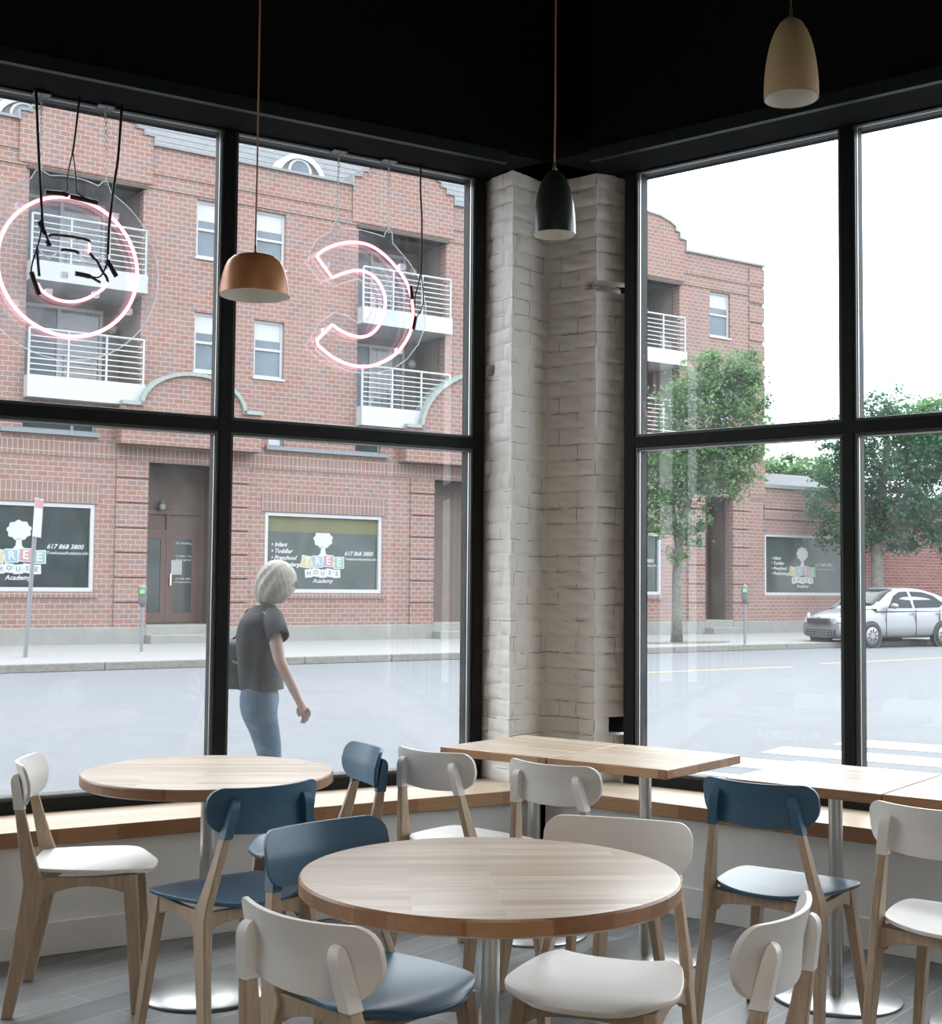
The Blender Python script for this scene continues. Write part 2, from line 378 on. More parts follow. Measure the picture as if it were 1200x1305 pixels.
# turn the planks square to the right-hand wall
bm_rot = Matrix.Rotation(R(AR), 4, 'Z')
fo.data.transform(Matrix.Rotation(-(R(AR)+PI/2), 4, 'Z')); fo.rotation_euler = (0, 0, R(AR)+PI/2)
c = MB().flat([(p.x, p.y) for p in reversed(fl_pts)], 4.40, 4.5).build('ceiling', 'black_ceiling')
tag(c, 'black painted ceiling of the cafe', 'ceiling', kind='structure')
cb = MB()
for i in range(9):
    x = -6+i*1.35
    cb.box((x, BACK+.2, 3.62), (x+.09, 6.9 if False else 3.3, 3.80))
cbo = MB()
for i in range(8):          # joists running toward the corner
    p = Vector((-3.6+i*.95, -1.0, 0)); d = Vector((.22, 1, 0)).normalized(); n_ = Vector((d.y, -d.x, 0))*.045
    L_ = 1
    while True:
        q = p+d*(L_+.25)
        if (ML.inverted() @ q).y > -.25 or (MR.inverted() @ q).y > -.25 or L_ > 8: break
        L_ += .25
    q = p+d*L_
    cbo.flat([tuple((p-n_)[:2]), tuple((p+n_)[:2]), tuple((q+n_)[:2]), tuple((q-n_)[:2])], 4.18, 4.40)
tag(cbo.build('ceiling_beams', 'black_ceiling'), 'black joists running under the black ceiling', 'ceiling beams', kind='structure')

for side, Mw, u0, u1 in (('left', ML, -6.2, cl), ('right', MR, cr, 5.2)):
    w = MB(); ext_l = u0 if side == 'left' else u0-.30; ext_r = u1+.30 if side == 'left' else u1
    w.prism([(u0, 0), (u1, 0), (u1, .412), (u0, .412)], 0.02, .50)
    o = w.build('wall_'+side, 'wall_paint'); o.matrix_world = Mw
    tag(o, 'low off-white wall below the %s window bench' % side, 'wall', kind='structure')
    bb = MB().box((u0, 0.0, 0), (u1, .02, .124)).build('baseboard_'+side, 'wall_paint', bevel=.003); bb.matrix_world = Mw
    tag(bb, 'tall off-white baseboard along the %s low wall' % side, 'baseboard', kind='structure')
    # header above the frames with a thin steel edge
    h = MB(); h.box((ext_l, 0, 3.42), (ext_r, .52, 4.40)); h.box((ext_l, FY, 3.415), (ext_r, .52, 3.53))
    o = h.build('wall_%s_header' % side, 'black_ceiling'); o.matrix_world = Mw
    tag(o, 'black header above the %s window' % side, 'wall', kind='structure')
    h = MB().box((ext_l if side == 'left' else -.90, -.03, 3.365), (1.75 if side == 'left' else ext_r, .0, 3.42)).build('trim_1' if side == 'left' else 'trim_2', 'black_steel'); h.matrix_world = Mw
    tag(h, 'dark steel edge along the %s header' % side, 'trim', kind='structure')

# bench-like sills: one mitred ledge per side
def mitre(y):               # meeting line of the two ledges
    p = cross(ML @ Vector((0, y, 0)), dL, MR @ Vector((0, y, 0)), dR); return (ML.inverted() @ p).x, (MR.inverted() @ p).x
(a0, b0), (a1, b1) = mitre(-.012), mitre(.42)
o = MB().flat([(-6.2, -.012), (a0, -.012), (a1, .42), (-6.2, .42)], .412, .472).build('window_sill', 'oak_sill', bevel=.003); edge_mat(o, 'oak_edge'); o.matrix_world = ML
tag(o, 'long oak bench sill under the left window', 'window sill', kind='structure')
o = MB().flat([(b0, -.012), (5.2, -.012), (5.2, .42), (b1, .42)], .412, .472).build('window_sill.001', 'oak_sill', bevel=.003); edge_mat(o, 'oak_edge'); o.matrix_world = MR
tag(o, 'long oak bench sill under the right window', 'window sill', kind='structure')

# storefront windows
def window(idx, Mw, name, bars, u_lo, u_hi, label):
    root = empty(name); root.matrix_world = Mw; tag(root, label, 'window', kind='structure')
    y0, y1 = FY, FY+.12
    fr = MB()
    zb, zt, za, zc = .472, .525, 2.072, 2.122; zh = 3.425
    for (a, c_) in bars: fr.box((a, y0, zb), (c_, y1, 3.5))
    for i in range(len(bars)-1):
        x0, x1 = bars[i][1], bars[i+1][0]
        fr.box((x0, y0, zb), (x1, y1, zt)); fr.box((x0, y0, za), (x1, y1, zc)); fr.box((x0, y0, zh), (x1, y1, 3.5))
    fr.build('window_frame', 'black_frame', root, bevel=.002)
    gl = MB(); st = MB(); al = MB(); ex_ = MB()
    for i in range(len(bars)-1):
        x0, x1 = bars[i][1], bars[i+1][0]
        for z0, z1 in ((zt, za), (zc, zh)):
            gl.box((x0, y0+.030, z0), (x1, y0+.036, z1))
            for (p, q) in (((x0, z0), (x0+.014, z1)), ((x1-.014, z0), (x1, z1)), ((x0+.014, z0), (x1-.014, z0+.014)), ((x0+.014, z1-.014), (x1-.014, z1))):
                st.box((p[0], y0+.006, p[1]), (q[0], y0+.026, q[1]))
                ex_.box((p[0], y0+.040, p[1]), (q[0], y0+.085, q[1]))
            t = .003   # bright gasket line next to the pane
            for (p, q) in (((x0+.014, z0+.014), (x0+.014+t, z1-.014)), ((x1-.014-t, z0+.014), (x1-.014, z1-.014)), ((x0+.014, z0+.014), (x1-.014, z0+.014+t)), ((x0+.014, z1-.014-t), (x1-.014, z1-.014))):
                al.box((p[0], y0+.022, p[1]), (q[0], y0+.0295, q[1]))
    gl.build('pane', 'window_glass', root); st.build('glazing_stop', 'black_trim_light', root, bevel=.002); al.build('gasket', 'aluminium', root); ex_.build('outer_stop', 'black_frame', root)
    return root
PL = 1.30
barsL = [(.527-PL*k, .577-PL*k) for k in range(5, -1, -1)] + [(1.827, 1.885)]
window(1, ML, 'window_1', barsL, 0, 0, 'black framed shop window of the left wall with neon signs before it')
barsR = [(-.962, -.904)] + [(.142+1.095*k, .191+1.095*k) for k in range(5)]
window(2, MR, 'window_2', barsR, 0, 0, 'black framed shop window of the right wall facing tree and car')

# painted brick pillar in the corner (W-shaped plan)
p1 = ML @ Vector((1.92, .19, 0)); a_ = ML @ Vector((1.892, .47, 0))
p2 = MR @ Vector((-1.066, .29, 0)); b_ = MR @ Vector((-.975, .47, 0))
inner = Vector((.372, p1.y+.215, 0))
def brick_face(mb, uvs, A, B, z0, z1, u_off, notches=(), flip=1):
    A, B = Vector(A), Vector(B); L_ = (B-A).length; d = (B-A)/L_; n_ = Vector((d.y, -d.x, 0))*flip   # toward the room
    nu = max(4, int(L_/.011)); nv = int((z1-z0)/.011); base = len(mb.v); fs = []
    for j in range(nv+1):
        z = z0+(z1-z0)*j/nv
        for i in range(nu+1):
            u = L_*i/nu; U = u+u_off
            row = math.floor(z/.078); fz = z/.078-row; fu = (U/.215+.5*(row % 2)); kb = math.floor(fu); fu -= kb
            h = .0
            ez = min(fz, 1-fz)*.078; eu = min(fu, 1-fu)*.215
            h -= .006*max(0, 1-ez/.013)+.0045*max(0, 1-eu/.012)
            rr = random.Random(row*977+kb*131+int(u_off*100)); h += rr.uniform(-.004, .004)
            h += .003*math.sin(u*61+z*37)*math.sin(z*53-u*29)
            if i in (0, nu): h = 0
            for (na, nb, nc, nd, dep) in notches:
                if na <= u <= nb and nc <= z <= nd: h -= dep
            p = A+d*u+n_*h
            if i in (0, nu): r2 = random.Random(row); p = p+Vector((r2.uniform(-.003, .003), r2.uniform(-.003, .003), 0))
            mb.v.append((p.x, p.y, z)); uvs.append((U, z))
    for j in range(nv):
        for i in range(nu):
            q = base+j*(nu+1)+i; fs.append((q, q+1, q+nu+2, q+nu+1))
    mb.f += fs
pm = MB(); uvs = []
brick_face(pm, uvs, a_, p1, .472, 3.50, 0, [(.08, .14, 2.44, 2.485, .07)])
w1 = (p1-a_).length
brick_face(pm, uvs, p1, inner, .472, 3.50, w1)
w2 = w1+(inner-p1).length
brick_face(pm, uvs, inner, p2, .472, 3.50, w2, [((p2-inner).length-.06, 9, 2.86, 2.90, .03)])
w3 = w2+(p2-inner).length
brick_face(pm, uvs, p2, b_, .472, 3.50, w3, [(.08, .25, .70, .77, .08), (0, .25, 2.84, 2.885, .05)])
me = bpy.data.meshes.new('pillar'); me.from_pydata(pm.v, [], pm.f); me.materials.append(MATS['painted_brick'])
ul = me.uv_layers.new(name='UVMap')
for lp in me.loops: ul.data[lp.index].uv = uvs[lp.vertex_index]
for p in me.polygons: p.use_smooth = True
me.set_sharp_from_angle(angle=R(30)); me.update()
po = bpy.data.objects.new('pillar', me); COL.objects.link(po)
tag(po, 'white painted brick corner pillar between the two windows', 'pillar', kind='structure')
core = MB().flat([tuple((a_+Vector((.02, .03, 0)))[:2]), tuple((p1+Vector((.03, .09, 0)))[:2]), tuple((inner+Vector((0, .05, 0)))[:2]), tuple((p2+Vector((-.02, .09, 0)))[:2]), tuple((b_+Vector((-.03, .04, 0)))[:2]), tuple(corner_out[:2])], .0, 4.4)
o = core.build('pillar_core', 'black_ceiling'); tag(o, 'dark masonry core behind the white brick pillar', 'pillar', kind='structure')
# header piece above the pillar
o = MB().flat([tuple((ML @ Vector((1.8, 0, 0)))[:2]), tuple(corner_in[:2]), tuple((MR @ Vector((-.9, 0, 0)))[:2]), tuple((MR @ Vector((-.9, .5, 0)))[:2]), tuple(corner_out[:2]), tuple((ML @ Vector((1.8, .5, 0)))[:2])], 3.49, 4.39).build('wall_corner_header', 'black_ceiling')
tag(o, 'black header over the brick pillar', 'wall', kind='structure')

# rest of the room behind the camera
o = MB()
xa, xb = FL.x-.3, FR.x+.3
def side_wall(name, x, y0, y1, holes, label):
    mb = wallgrid(MB(), y0, y1, 0, 4.5, holes, 0, .15); o = mb.build(name, 'back_wall_paint'); 
    o.matrix_world = Matrix.Translation((x, 0, 0)) @ Matrix.Rotation(PI/2, 4, 'Z'); tag(o, label, 'wall', kind='structure')
side_wall('wall_west', xa+.15, BACK, (ML @ Vector((-6.2, .5, 0))).y, [], 'off-white side wall behind and left of the viewer')
side_wall('wall_east', xb, BACK, (MR @ Vector((5.2, .5, 0))).y, [], 'off-white side wall behind and right of the viewer')
mb = wallgrid(MB(), xa, xb, 0, 4.5, [], 0, .15); o = mb.build('wall_back', 'back_wall_paint'); o.location = (0, BACK-.15, 0)
tag(o, 'off-white wall behind the viewer', 'wall', kind='structure')

plain('ochre_stucco', (.20, .185, .085), .85, var=.06, scale=2)
for side, Mw, ua, ub, zt_ in (('left', ML, -26, cl+.4, 10.5), ('right', MR, cr-.4, 26, 10.5)):
    hs = [(x, x+1.1, z, z+1.6) for z in (5.2, 8.1) for x in ([-24+3.2*k for k in range(7)] if side == 'left' else [2+3.2*k for k in range(7)])]
    mb = wallgrid(MB(), ua, ub, 4.4, zt_, hs, .52, .85); o = mb.build('wall_%s_upper' % side, 'ochre_stucco'); o.matrix_world = Mw
    tag(o, 'ochre upper facade of the cafe building above the %s window' % side, 'wall', kind='structure')
    mb = MB()
    for h_ in hs: mb.box((h_[0], .55, h_[2]), (h_[1], .60, h_[3]))
    o = mb.build('window_3' if side == 'left' else 'window_4', 'dark_glass'); o.matrix_world = Mw
    tag(o, 'dark upper windows of the cafe building above the %s window' % side, 'window', kind='structure')
    mb = MB(); (mb.box((-26, .5, -.1), (-6.3, .85, 4.4)) if side == 'left' else mb.box((5.3, .5, -.1), (26, .85, 4.4)))
    o = mb.build('wall_%s_outside' % side, 'ochre_stucco'); o.matrix_world = Mw; tag(o, 'ochre street wall of the cafe building beyond the %s window' % side, 'wall', kind='structure')

# ------------------------------------------------------------------ tables
def make_round():
    root = empty('round_table')
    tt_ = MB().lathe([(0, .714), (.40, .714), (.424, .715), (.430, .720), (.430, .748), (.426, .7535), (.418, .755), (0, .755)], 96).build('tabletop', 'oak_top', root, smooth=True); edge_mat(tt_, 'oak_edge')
    MB().lathe([(.024, .012), (.024, .705)], 32).build('pedestal_column', 'steel', root, smooth=True)
    MB().box((-.14, -.14, .704), (.14, .14, .714)).build('mounting_plate', 'black_frame', root)
    MB().lathe([(.215, 0), (.22, .002), (.22, .008), (.214, .012), (.03, .014), (0, .014)], 64).build('base_plate', 'steel_plate', root, smooth=True)
    return root
t1 = make_round(); t1.location = (.05, 3.055, 0); t1.rotation_euler.z = R(4)
tag(t1, 'round oak table on steel pedestal in the foreground, nearest the viewer', 'table', 'round cafe tables')
t2 = copy_tree(t1); t2.location = (-.90, 4.65, 0); t2.rotation_euler.z = R(4)
tag(t2, 'round oak table on steel pedestal beside the left window', 'table', 'round cafe tables')
def make_square(wx, wy):
    root = empty('square_table')
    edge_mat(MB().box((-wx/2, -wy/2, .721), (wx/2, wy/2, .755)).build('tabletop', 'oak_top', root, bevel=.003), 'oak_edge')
    MB().lathe([(.024, .012), (.024, .712)], 32).build('pedestal_column', 'steel', root, smooth=True)
    MB().box((-.14, -.14, .711), (.14, .14, .721)).build('mounting_plate', 'black_frame', root)
    MB().lathe([(.215, 0), (.22, .002), (.22, .008), (.214, .012), (.03, .014), (0, .014)], 64).build('base_plate', 'steel_plate', root, smooth=True)
    root.rotation_euler.z = R(AR); return root
sq = make_square(.515, .575)
e0 = gz(560, 951.3, .755); e1 = gz(849.3, 981.6, .755); ex = (e1-e0).normalized(); ey = Vector((-ex.y, ex.x, 0)); ang = math.atan2(ex.y, ex.x)
L2 = (e1-e0).length/2
sq.location = (e0+ex*(L2*.5)+ey*.2875).to_2d().to_3d(); sq.rotation_euler.z = ang
sq.scale = (1, 1, 1)
tag(sq, 'small square oak table pushed against the white brick pillar', 'table', 'square cafe tables')
s2 = copy_tree(sq); s2.location = (e0+ex*(L2*1.5+.003)+ey*.2875).to_2d().to_3d()
tag(s2, 'small square oak table, right one of the joined pair at the pillar', 'table', 'square cafe tables')
g0 = gz(925, 991, .755); g1 = gz(1124, 1011.5, .755); gx = (g1-g0).normalized(); gy = Vector((-gx.y, gx.x, 0)); ga = math.atan2(gx.y, gx.x)
s3 = make_square((g1-g0).length-.004, .60); s3.location = (g0+gx*(g1-g0).length/2+gy*.29).to_2d().to_3d(); s3.rotation_euler.z = ga
tag(s3, 'square oak table under the right window behind the blue chair', 'table', 'square cafe tables')
s4 = copy_tree(s3); s4.location = (g0+gx*((g1-g0).length*1.5+.004)+gy*.29).to_2d().to_3d(); s4.rotation_euler.z = ga
tag(s4, 'square oak table cut by the right edge of the picture', 'table', 'square cafe tables')
for t_ in (sq, s2, s3, s4): t_.location.z = 0

# ------------------------------------------------------------------ chairs
def make_chair(col):
    root = empty('dining_chair')
    paint = col+'_paint_chair'
    # seat shell
    nx, ny = 24, 22; vs = []; fs = []
    def seat_pt(s_, t_):                     # s_ -1..1 across, t_ 0 rear .. 1 front
        y = -.170+.402*t_
        w = .166+.044*math.sin(min(1, t_*1.45)*PI/2)
        if t_ > .64: w *= math.sqrt(max(0, 1-((t_-.64)/.36)**2.5*.70))
        if t_ < .16: w *= 1-.14*((.16-t_)/.16)**2
        x = s_*w
        z = .452 + .016*abs(s_)**2.5*(1-t_) - .007*math.sin(PI*min(1, t_*1.1))*(1-s_*s_) + .010*t_
        z -= .020*max(0, (t_-.78)/.22)**2
        yy = y - .018*(1-s_*s_)*(1-t_)**3 + (-.030*abs(s_)**3*t_**4)
        return Vector((x, yy, z))
    for side in (0, 1):
        for j in range(ny+1):
            for i in range(nx+1):
                p = seat_pt(-1+2*i/nx, j/ny); p.z -= .012*side; vs.append(p)
    W = nx+1; S = W*(ny+1)
    for j in range(ny):
        for i in range(nx):
            a = j*W+i; fs.append((a, a+1, a+W+1, a+W)); fs.append((S+a+W, S+a+W+1, S+a+1, S+a))
    for i in range(nx):
        fs.append((S+i, S+i+1, i+1, i)); a = ny*W+i; fs.append((a, a+1, S+a+1, S+a))
    for j in range(ny):
        a = j*W; fs.append((a, a+W, S+a+W, S+a)); a = j*W+nx; fs.append((S+a, S+a+W, a+W, a))
    o = MB().add(vs, fs).build('seat', paint, root, smooth=True, bevel=.0035, angle=50)
    # backrest: curved rounded panel
    PW, PH, RC = .194, .070, .044; rows = 14; colsn = 26; vs = []; fs = []
    def hw(t_):                              # half width at height t_ -1..1
        z = abs(t_)*PH
        k = RC if t_ > 0 else RC*1.35
        return PW if z < PH-k else PW-k+math.sqrt(max(0, k*k-(z-(PH-k))**2))
    for side in (0, 1):
        for j in range(rows+1):
            t_ = -1+2*j/rows; t_ = math.sin(t_*PI/2)
            for i in range(colsn+1):
                s_ = -1+2*i/colsn; x = s_*hw(t_)
                z = .730+t_*PH + (.006*(x/PW)**2 if t_ > 0 else .014*(x/PW)**2)
                y = -.214-.16*(z-.730) + .052*(x/PW)**2 - .006*abs(t_) - .012*side
                vs.append(Vector((x, y, z)))
    W = colsn+1; S = W*(rows+1)
    for j in range(rows):
        for i in range(colsn):
            a = j*W+i; fs.append((a+W, a+W+1, a+1, a)); fs.append((S+a, S+a+1, S+a+W+1, S+a+W))
    for i in range(colsn):
        fs.append((i, i+1, S+i+1, S+i)); a = rows*W+i; fs.append((S+a, S+a+1, a+1, a))
    for j in range(rows):
        a = j*W; fs.append((S+a, S+a+W, a+W, a)); a = j*W+colsn; fs.append((a, a+W, S+a+W, S+a))
    MB().add(vs, fs).build('backrest', paint, root, smooth=True, bevel=.003, angle=50)
    # rear legs: side profile (y, z) swept across a thickness, leaning outwards
    def xc(z, sx): return sx*((.205-(z/.45)*.022) if z < .45 else (.183-(z-.45)/.3*.054))
    def yb(z):  # (rear edge, front edge)
        if z < .42: t_ = z/.42; return -.235+.055*t_, -.200+.090*t_
        t_ = (z-.42)/.35
        return (-.180-.058*t_, -.110-.106*t_**.75)
    for sx in (-1, 1):
        zs = [0, .1, .2, .3, .38, .42, .46, .52, .58, .64, .665]
        def sweep(zz, grow=0, top=False):
            vs = []; fs = []
            for z in zz:
                r0, r1 = yb(z); th = .0125+grow
                if top:
                    k = max(0, (z-.735)/.034); sh = 1-math.sqrt(max(0, 1-min(1, k)**2))
                    r0 += sh*.022; r1 -= sh*.006; th *= 1-.35*sh
                cx = xc(z, sx)
                vs += [Vector((cx-th, r0-grow, z)), Vector((cx+th, r0-grow, z)), Vector((cx+th, r1+grow, z)), Vector((cx-th, r1+grow, z))]
            n = len(zz)
            for i in range(n-1):
                for k in range(4): fs.append((i*4+k, i*4+(k+1) % 4, (i+1)*4+(k+1) % 4, (i+1)*4+k))
            fs += [(3, 2, 1, 0), tuple((n-1)*4+k for k in range(4))]
            return MB().add(vs, fs)
        sweep(zs).build('leg', 'beech', root, smooth=True, bevel=.004)
        sweep([.655, .68, .70, .72, .735, .745, .753, .760, .766, .769], .0022, True).build('post_sleeve', paint, root, smooth=True, bevel=.0075, seg=3)
        # front leg
        vs = []; fs = []; zz = [0, .15, .3, .40, .438]
        for z in zz:
            t_ = z/.438; cx = sx*(.203-.049*t_); h = .012+.006*t_; y0 = .172-.040*t_; y1 = .206-.028*t_
            vs += [Vector((cx-h, y0, z)), Vector((cx+h, y0, z)), Vector((cx+h, y1, z)), Vector((cx-h, y1, z))]
        for i in range(len(zz)-1):
            for k in range(4): fs.append((i*4+k, i*4+(k+1) % 4, (i+1)*4+(k+1) % 4, (i+1)*4+k))
        fs += [(3, 2, 1, 0), tuple((len(zz)-1)*4+k for k in range(4))]
        MB().add(vs, fs).build('leg', 'beech', root, smooth=True, bevel=.004)
    # seat frame: curved rails
    fr = MB()
    for sx in (-1, 1):
        n = 10; vs = []
        for i in range(n+1):
            t_ = i/n; y = -.125+.275*t_; x = sx*(.178-.020*t_); zl = .385+.022*math.sin(PI*t_)-.018*(1-t_)**6*1-.012*t_**6; 
            zt = .440-.004*math.sin(PI*t_)
            for dx in (-.010, .010): vs += [Vector((x+dx, y, zl)), Vector((x+dx, y, zt))]
        fs = []
        for i in range(n):
            a = i*4; fs += [(a, a+1, a+5, a+4), (a+2, a+6, a+7, a+3), (a+1, a+3, a+7, a+5), (a, a+4, a+6, a+2)]
        fs += [(0, 2, 3, 1), (n*4, n*4+1, n*4+3, n*4+2)]
        fr.add(vs, fs)
    for y, xw in ((-.148, .176), (.163, .150)):
        n = 10; vs = []; fs = []
        for i in range(n+1):
            s_ = -1+2*i/n; x = s_*xw; zl = .392+.014*(1-s_*s_)-.02*abs(s_)**8
            for dy in (-.009, .009): vs += [Vector((x, y+dy, zl)), Vector((x, y+dy, .437))]
        for i in range(n):
            a = i*4; fs += [(a, a+1, a+5, a+4), (a+2, a+6, a+7, a+3), (a+1, a+3, a+7, a+5), (a, a+4, a+6, a+2)]
        fs += [(0, 2, 3, 1), (n*4, n*4+1, n*4+3, n*4+2)]
        fr.add(vs, fs)
    fr.build('seat_frame', 'beech', root, bevel=.002)
    return root
GW, GB = 'white dining chairs', 'blue dining chairs'
chairs = [
 ('w', -1.295, 4.600, 9, 'white chair with beech legs at far left, seen from its side'),
 ('b', -.738, 4.190, 132, 'blue chair with its back to the viewer at the window-side round table'),
 ('b', -.565, 4.930, 203, 'blue chair beyond the window-side round table, facing left'),
 ('b', -.225, 3.245, -45, 'blue chair left of the foreground round table, facing the viewer'),
 ('w', -.170, 2.625, 47, 'white chair nearest the viewer at lower left, seen from behind'),
 ('w', .325, 3.290, 251, 'white chair right of the foreground round table, facing the viewer'),
 ('w', .418, 2.640, 150, 'white chair at bottom right, seen from behind and pushed toward the round table'),
 ('w', .000, 5.055, 47, 'white chair behind the foreground table, left one of two backs facing the viewer'),
 ('w', .410, 4.735, 49, 'white chair at the joined square tables, right one of two backs'),
 ('b', 1.018, 4.350, 53, 'blue chair with its back to the viewer under the right window'),
 ('w', 1.415, 3.880, 51, 'white chair cut by the right edge of the picture'),
]
protos = {}
for k, x, y, hd, lab in chairs:
    if k not in protos: o = protos[k] = make_chair('white' if k == 'w' else 'blue')
    else: o = copy_tree(protos[k])
    o.location = (x, y, 0); o.rotation_euler = (0, 0, R(hd-90)); tag(o, lab, 'chair', GW if k == 'w' else GB)

# ------------------------------------------------------------------ pendants
def pendant(name, px, py, D, prof, mat, cordmat, label, cap, ceil=4.4):
    p = at(px, py, D); root = empty(name, p); tag(root, label, 'pendant lamp')
    inn = [(max(r_-.003, 0), z) for r_, z in prof]
    inn[-1] = (0, prof[-1][1]-.004)
    MB().lathe(prof, 64).build('lamp_shade', mat, root, smooth='all')
    ob = root.children[-1] if False else [c_ for c_ in root.children if c_.name.startswith('lamp_shade')][0]
    MB().lathe(inn, 64).build('shade_lining', 'shade_inside', root, smooth='all')
    top = prof[-1][1]
    MB().lathe([(cap, top-.004), (cap, top+.006), (cap*.6, top+.010), (cap*.55, top+.028), (cap*.3, top+.034), (0, top+.034)], 24).build('cap', 'brass_fitting', root, smooth=True)
    MB().tube([(0, 0, top+.03), (.002, 0, top+.3), (0, 0, ceil-p.z-.02)], .0032, 8).build('cord', cordmat, root, smooth=True)
    MB().lathe([(.045, ceil-p.z-.03), (.05, ceil-p.z-.022), (.05, ceil-p.z), (0, ceil-p.z)], 32).build('ceiling_rose', 'black_frame', root, smooth=True)
    MB().ball((0, 0, top*.45), (.03, .03, .04), 16, 10).build('bulb', 'shade_inside', root, smooth='all')
    # open rims: drop the closing face of the shade
    for nm in ('lamp_shade', 'shade_lining'):
        o = [c_ for c_ in root.children if c_.name.startswith(nm)][0]
        import bmesh
        bm = bmesh.new(); bm.from_mesh(o.data)
        z0 = min(v.co.z for v in bm.verts)
        bmesh.ops.delete(bm, geom=[f_ for f_ in bm.faces if all(abs(v.co.z-z0) < 1e-4 for v in f_.verts)], context='FACES'); bm.to_mesh(o.data); bm.free()
    return root
dome = [(.1235, 0)] + [(.1235*k, z) for k, z in ((.985, .02), (.955, .045), (.91, .072), (.85, .098), (.77, .118), (.64, .134), (.45, .144), (.22, .149), (.10, .150))]
pendant('dome_pendant_lamp', 324, 377, 4.65, dome, 'copper_paint', 'cord_copper', 'copper coloured dome pendant hanging before the left window', .009)
bullet = [(r_*.086, z*.262) for r_, z in ((1, 0), (.995, .08), (.985, .2), (.955, .33), (.91, .45), (.84, .58), (.74, .71), (.60, .83), (.42, .93), (.25, .98), (.12, 1.0))]
pendant('bullet_pendant_lamp', 706, 299.5, 5.25, bullet, 'green_black_enamel', 'cord_copper', 'dark green bullet pendant hanging before the white brick pillar', .010)
pendant('bullet_pendant_lamp.001', 1008, 126, 4.15, bullet, 'brass_paint', 'brass_fitting', 'tan gold bullet pendant hanging at upper right', .010)

# ------------------------------------------------------------------ neon signs (plane parallel to the left window)
SY = .350
MLi = ML.inverted()
def LP(px, py, y=SY):
    o_ = ML @ Vector((0, y, 0)); n_ = ML.to_3x3() @ Vector((0, 1, 0)); d = ray(px, py)
    k = n_.dot(o_-Vector((0, 0, CAMZ)))/n_.dot(d); p = MLi @ (Vector((0, 0, CAMZ))+d*k); return Vector((p.x, y, p.z))
def smooth_path(pts, closed=False, n=5):
    out = []; m_ = len(pts)
    rng = range(m_ if closed else m_-1)
    for i in rng:
        p0 = pts[(i-1) % m_] if (closed or i) else pts[0]; p1_ = pts[i]; p2_ = pts[(i+1) % m_]; p3 = pts[(i+2) % m_] if (closed or i < m_-2) else pts[-1]
        for k in range(n):
            t = k/n; out.append(.5*((2*p1_)+(p2_-p0)*t+(2*p0-5*p1_+4*p2_-p3)*t*t+(3*p1_-p0-3*p2_+p3)*t**3))
    if not closed: out.append(pts[-1])
    return out
def cr(s, ox, oy, pts, y=SY): return [LP(ox+a/s, oy+b_/s, y) for a, b_ in pts]
def chain(mb, top, bot):
    n = int((top-bot).length/.0165)
    for i in range(n):
        c_ = top+(bot-top)*((i+.5)/n); w = Vector((1, 0, 0)) if i % 2 else Vector((0, 1, 0))
        mb.tube([c_+w*(.0055*math.cos(t))+Vector((0, 0, .0115*math.sin(t))) for t in [2*PI*k/10 for k in range(10)]], .0014, 5, closed=True)
def plate_with_edge(root, outline, y):
    bmv = [(p.x, p.z) for p in outline]
    area = sum(bmv[i][0]*bmv[(i+1) % len(bmv)][1]-bmv[(i+1) % len(bmv)][0]*bmv[i][1] for i in range(len(bmv)))
    if area < 0: bmv.reverse()
    mb = MB().prism(bmv, y, y+.006); o = mb.build('acrylic_panel', 'acrylic', root)
    MB().tube([Vector((a, y+.003, b_)) for a, b_ in bmv], .0022, 5, closed=True).build('panel_edge', 'acrylic_edge', o, smooth='all')
    return o
# letter C seen from inside the room
nc = empty('neon_sign'); nc.matrix_world = ML; tag(nc, 'pink neon letter C hung mirrored in the left window beside the pillar', 'neon sign', 'neon letters in the window')
s_, ox, oy = 3.261, 270, 150
outer = [(435,575),(470,547),(530,524),(600,518),(665,535),(725,578),(780,640),(815,700),(835,785),(830,870),(805,930),(760,985),(700,1020),(640,1034),(570,1026),(500,994),(440,945)]
inner_ = [(436,925),(500,860),(540,888),(600,910),(650,905),(690,870),(715,810),(718,740),(690,680),(650,645),(600,635),(550,645),(500,665)]
A_ = smooth_path(cr(s_, ox, oy, outer)); B_ = smooth_path(cr(s_, ox, oy, inner_[1:]))
B_ = [cr(s_, ox, oy, [inner_[0]])[0]] + B_
nt_ = MB().tube(A_+B_, .0072, 10, closed=True).build('neon_tube', 'neon_pink', nc, smooth='all')
outl = [(517,434),(500,446),(500,470),(435,505),(407,560),(430,635),(470,678),(520,697),(570,678),(610,670),(655,695),(682,755),(655,830),(605,852),(565,825),(510,808),(450,850),(412,910),(430,965),(490,1018),(560,1052),(650,1064),(740,1050),(810,1005),(860,940),(885,870),(890,780),(870,680),(820,600),(752,520),(750,480),(735,462),(720,480),(718,495),(690,485),(620,466),(536,460),(534,446)]
plate_with_edge(nc, cr(s_, ox, oy, outl, SY+.024), SY+.024)
for a, b_ in ((475,607),(793,618),(476,885),(780,968)):
    p = LP(ox+a/s_, oy+b_/s_); MB().box((p.x-.016, SY-.004, p.z-.012), (p.x+.016, SY+.026, p.z+.012)).build('tube_clip', 'acrylic_edge', nc, bevel=.002)
for (a, b_, tx, ty) in ((517,446,529,118),(735,476,736,160)):
    lo = LP(ox+a/s_, oy+b_/s_, SY+.024); hi = LP(ox+tx/s_, oy+ty/s_, SY+.024); hi.z = 3.41
    mb = MB(); chain(mb, hi, lo); mb.build('hanging_chain', 'steel', nc, smooth='all')
    MB().box((hi.x-.035, SY-.0, 3.408), (hi.x+.035, SY+.07, 3.415)).build('ceiling_plate', 'black_trim_light', nc)
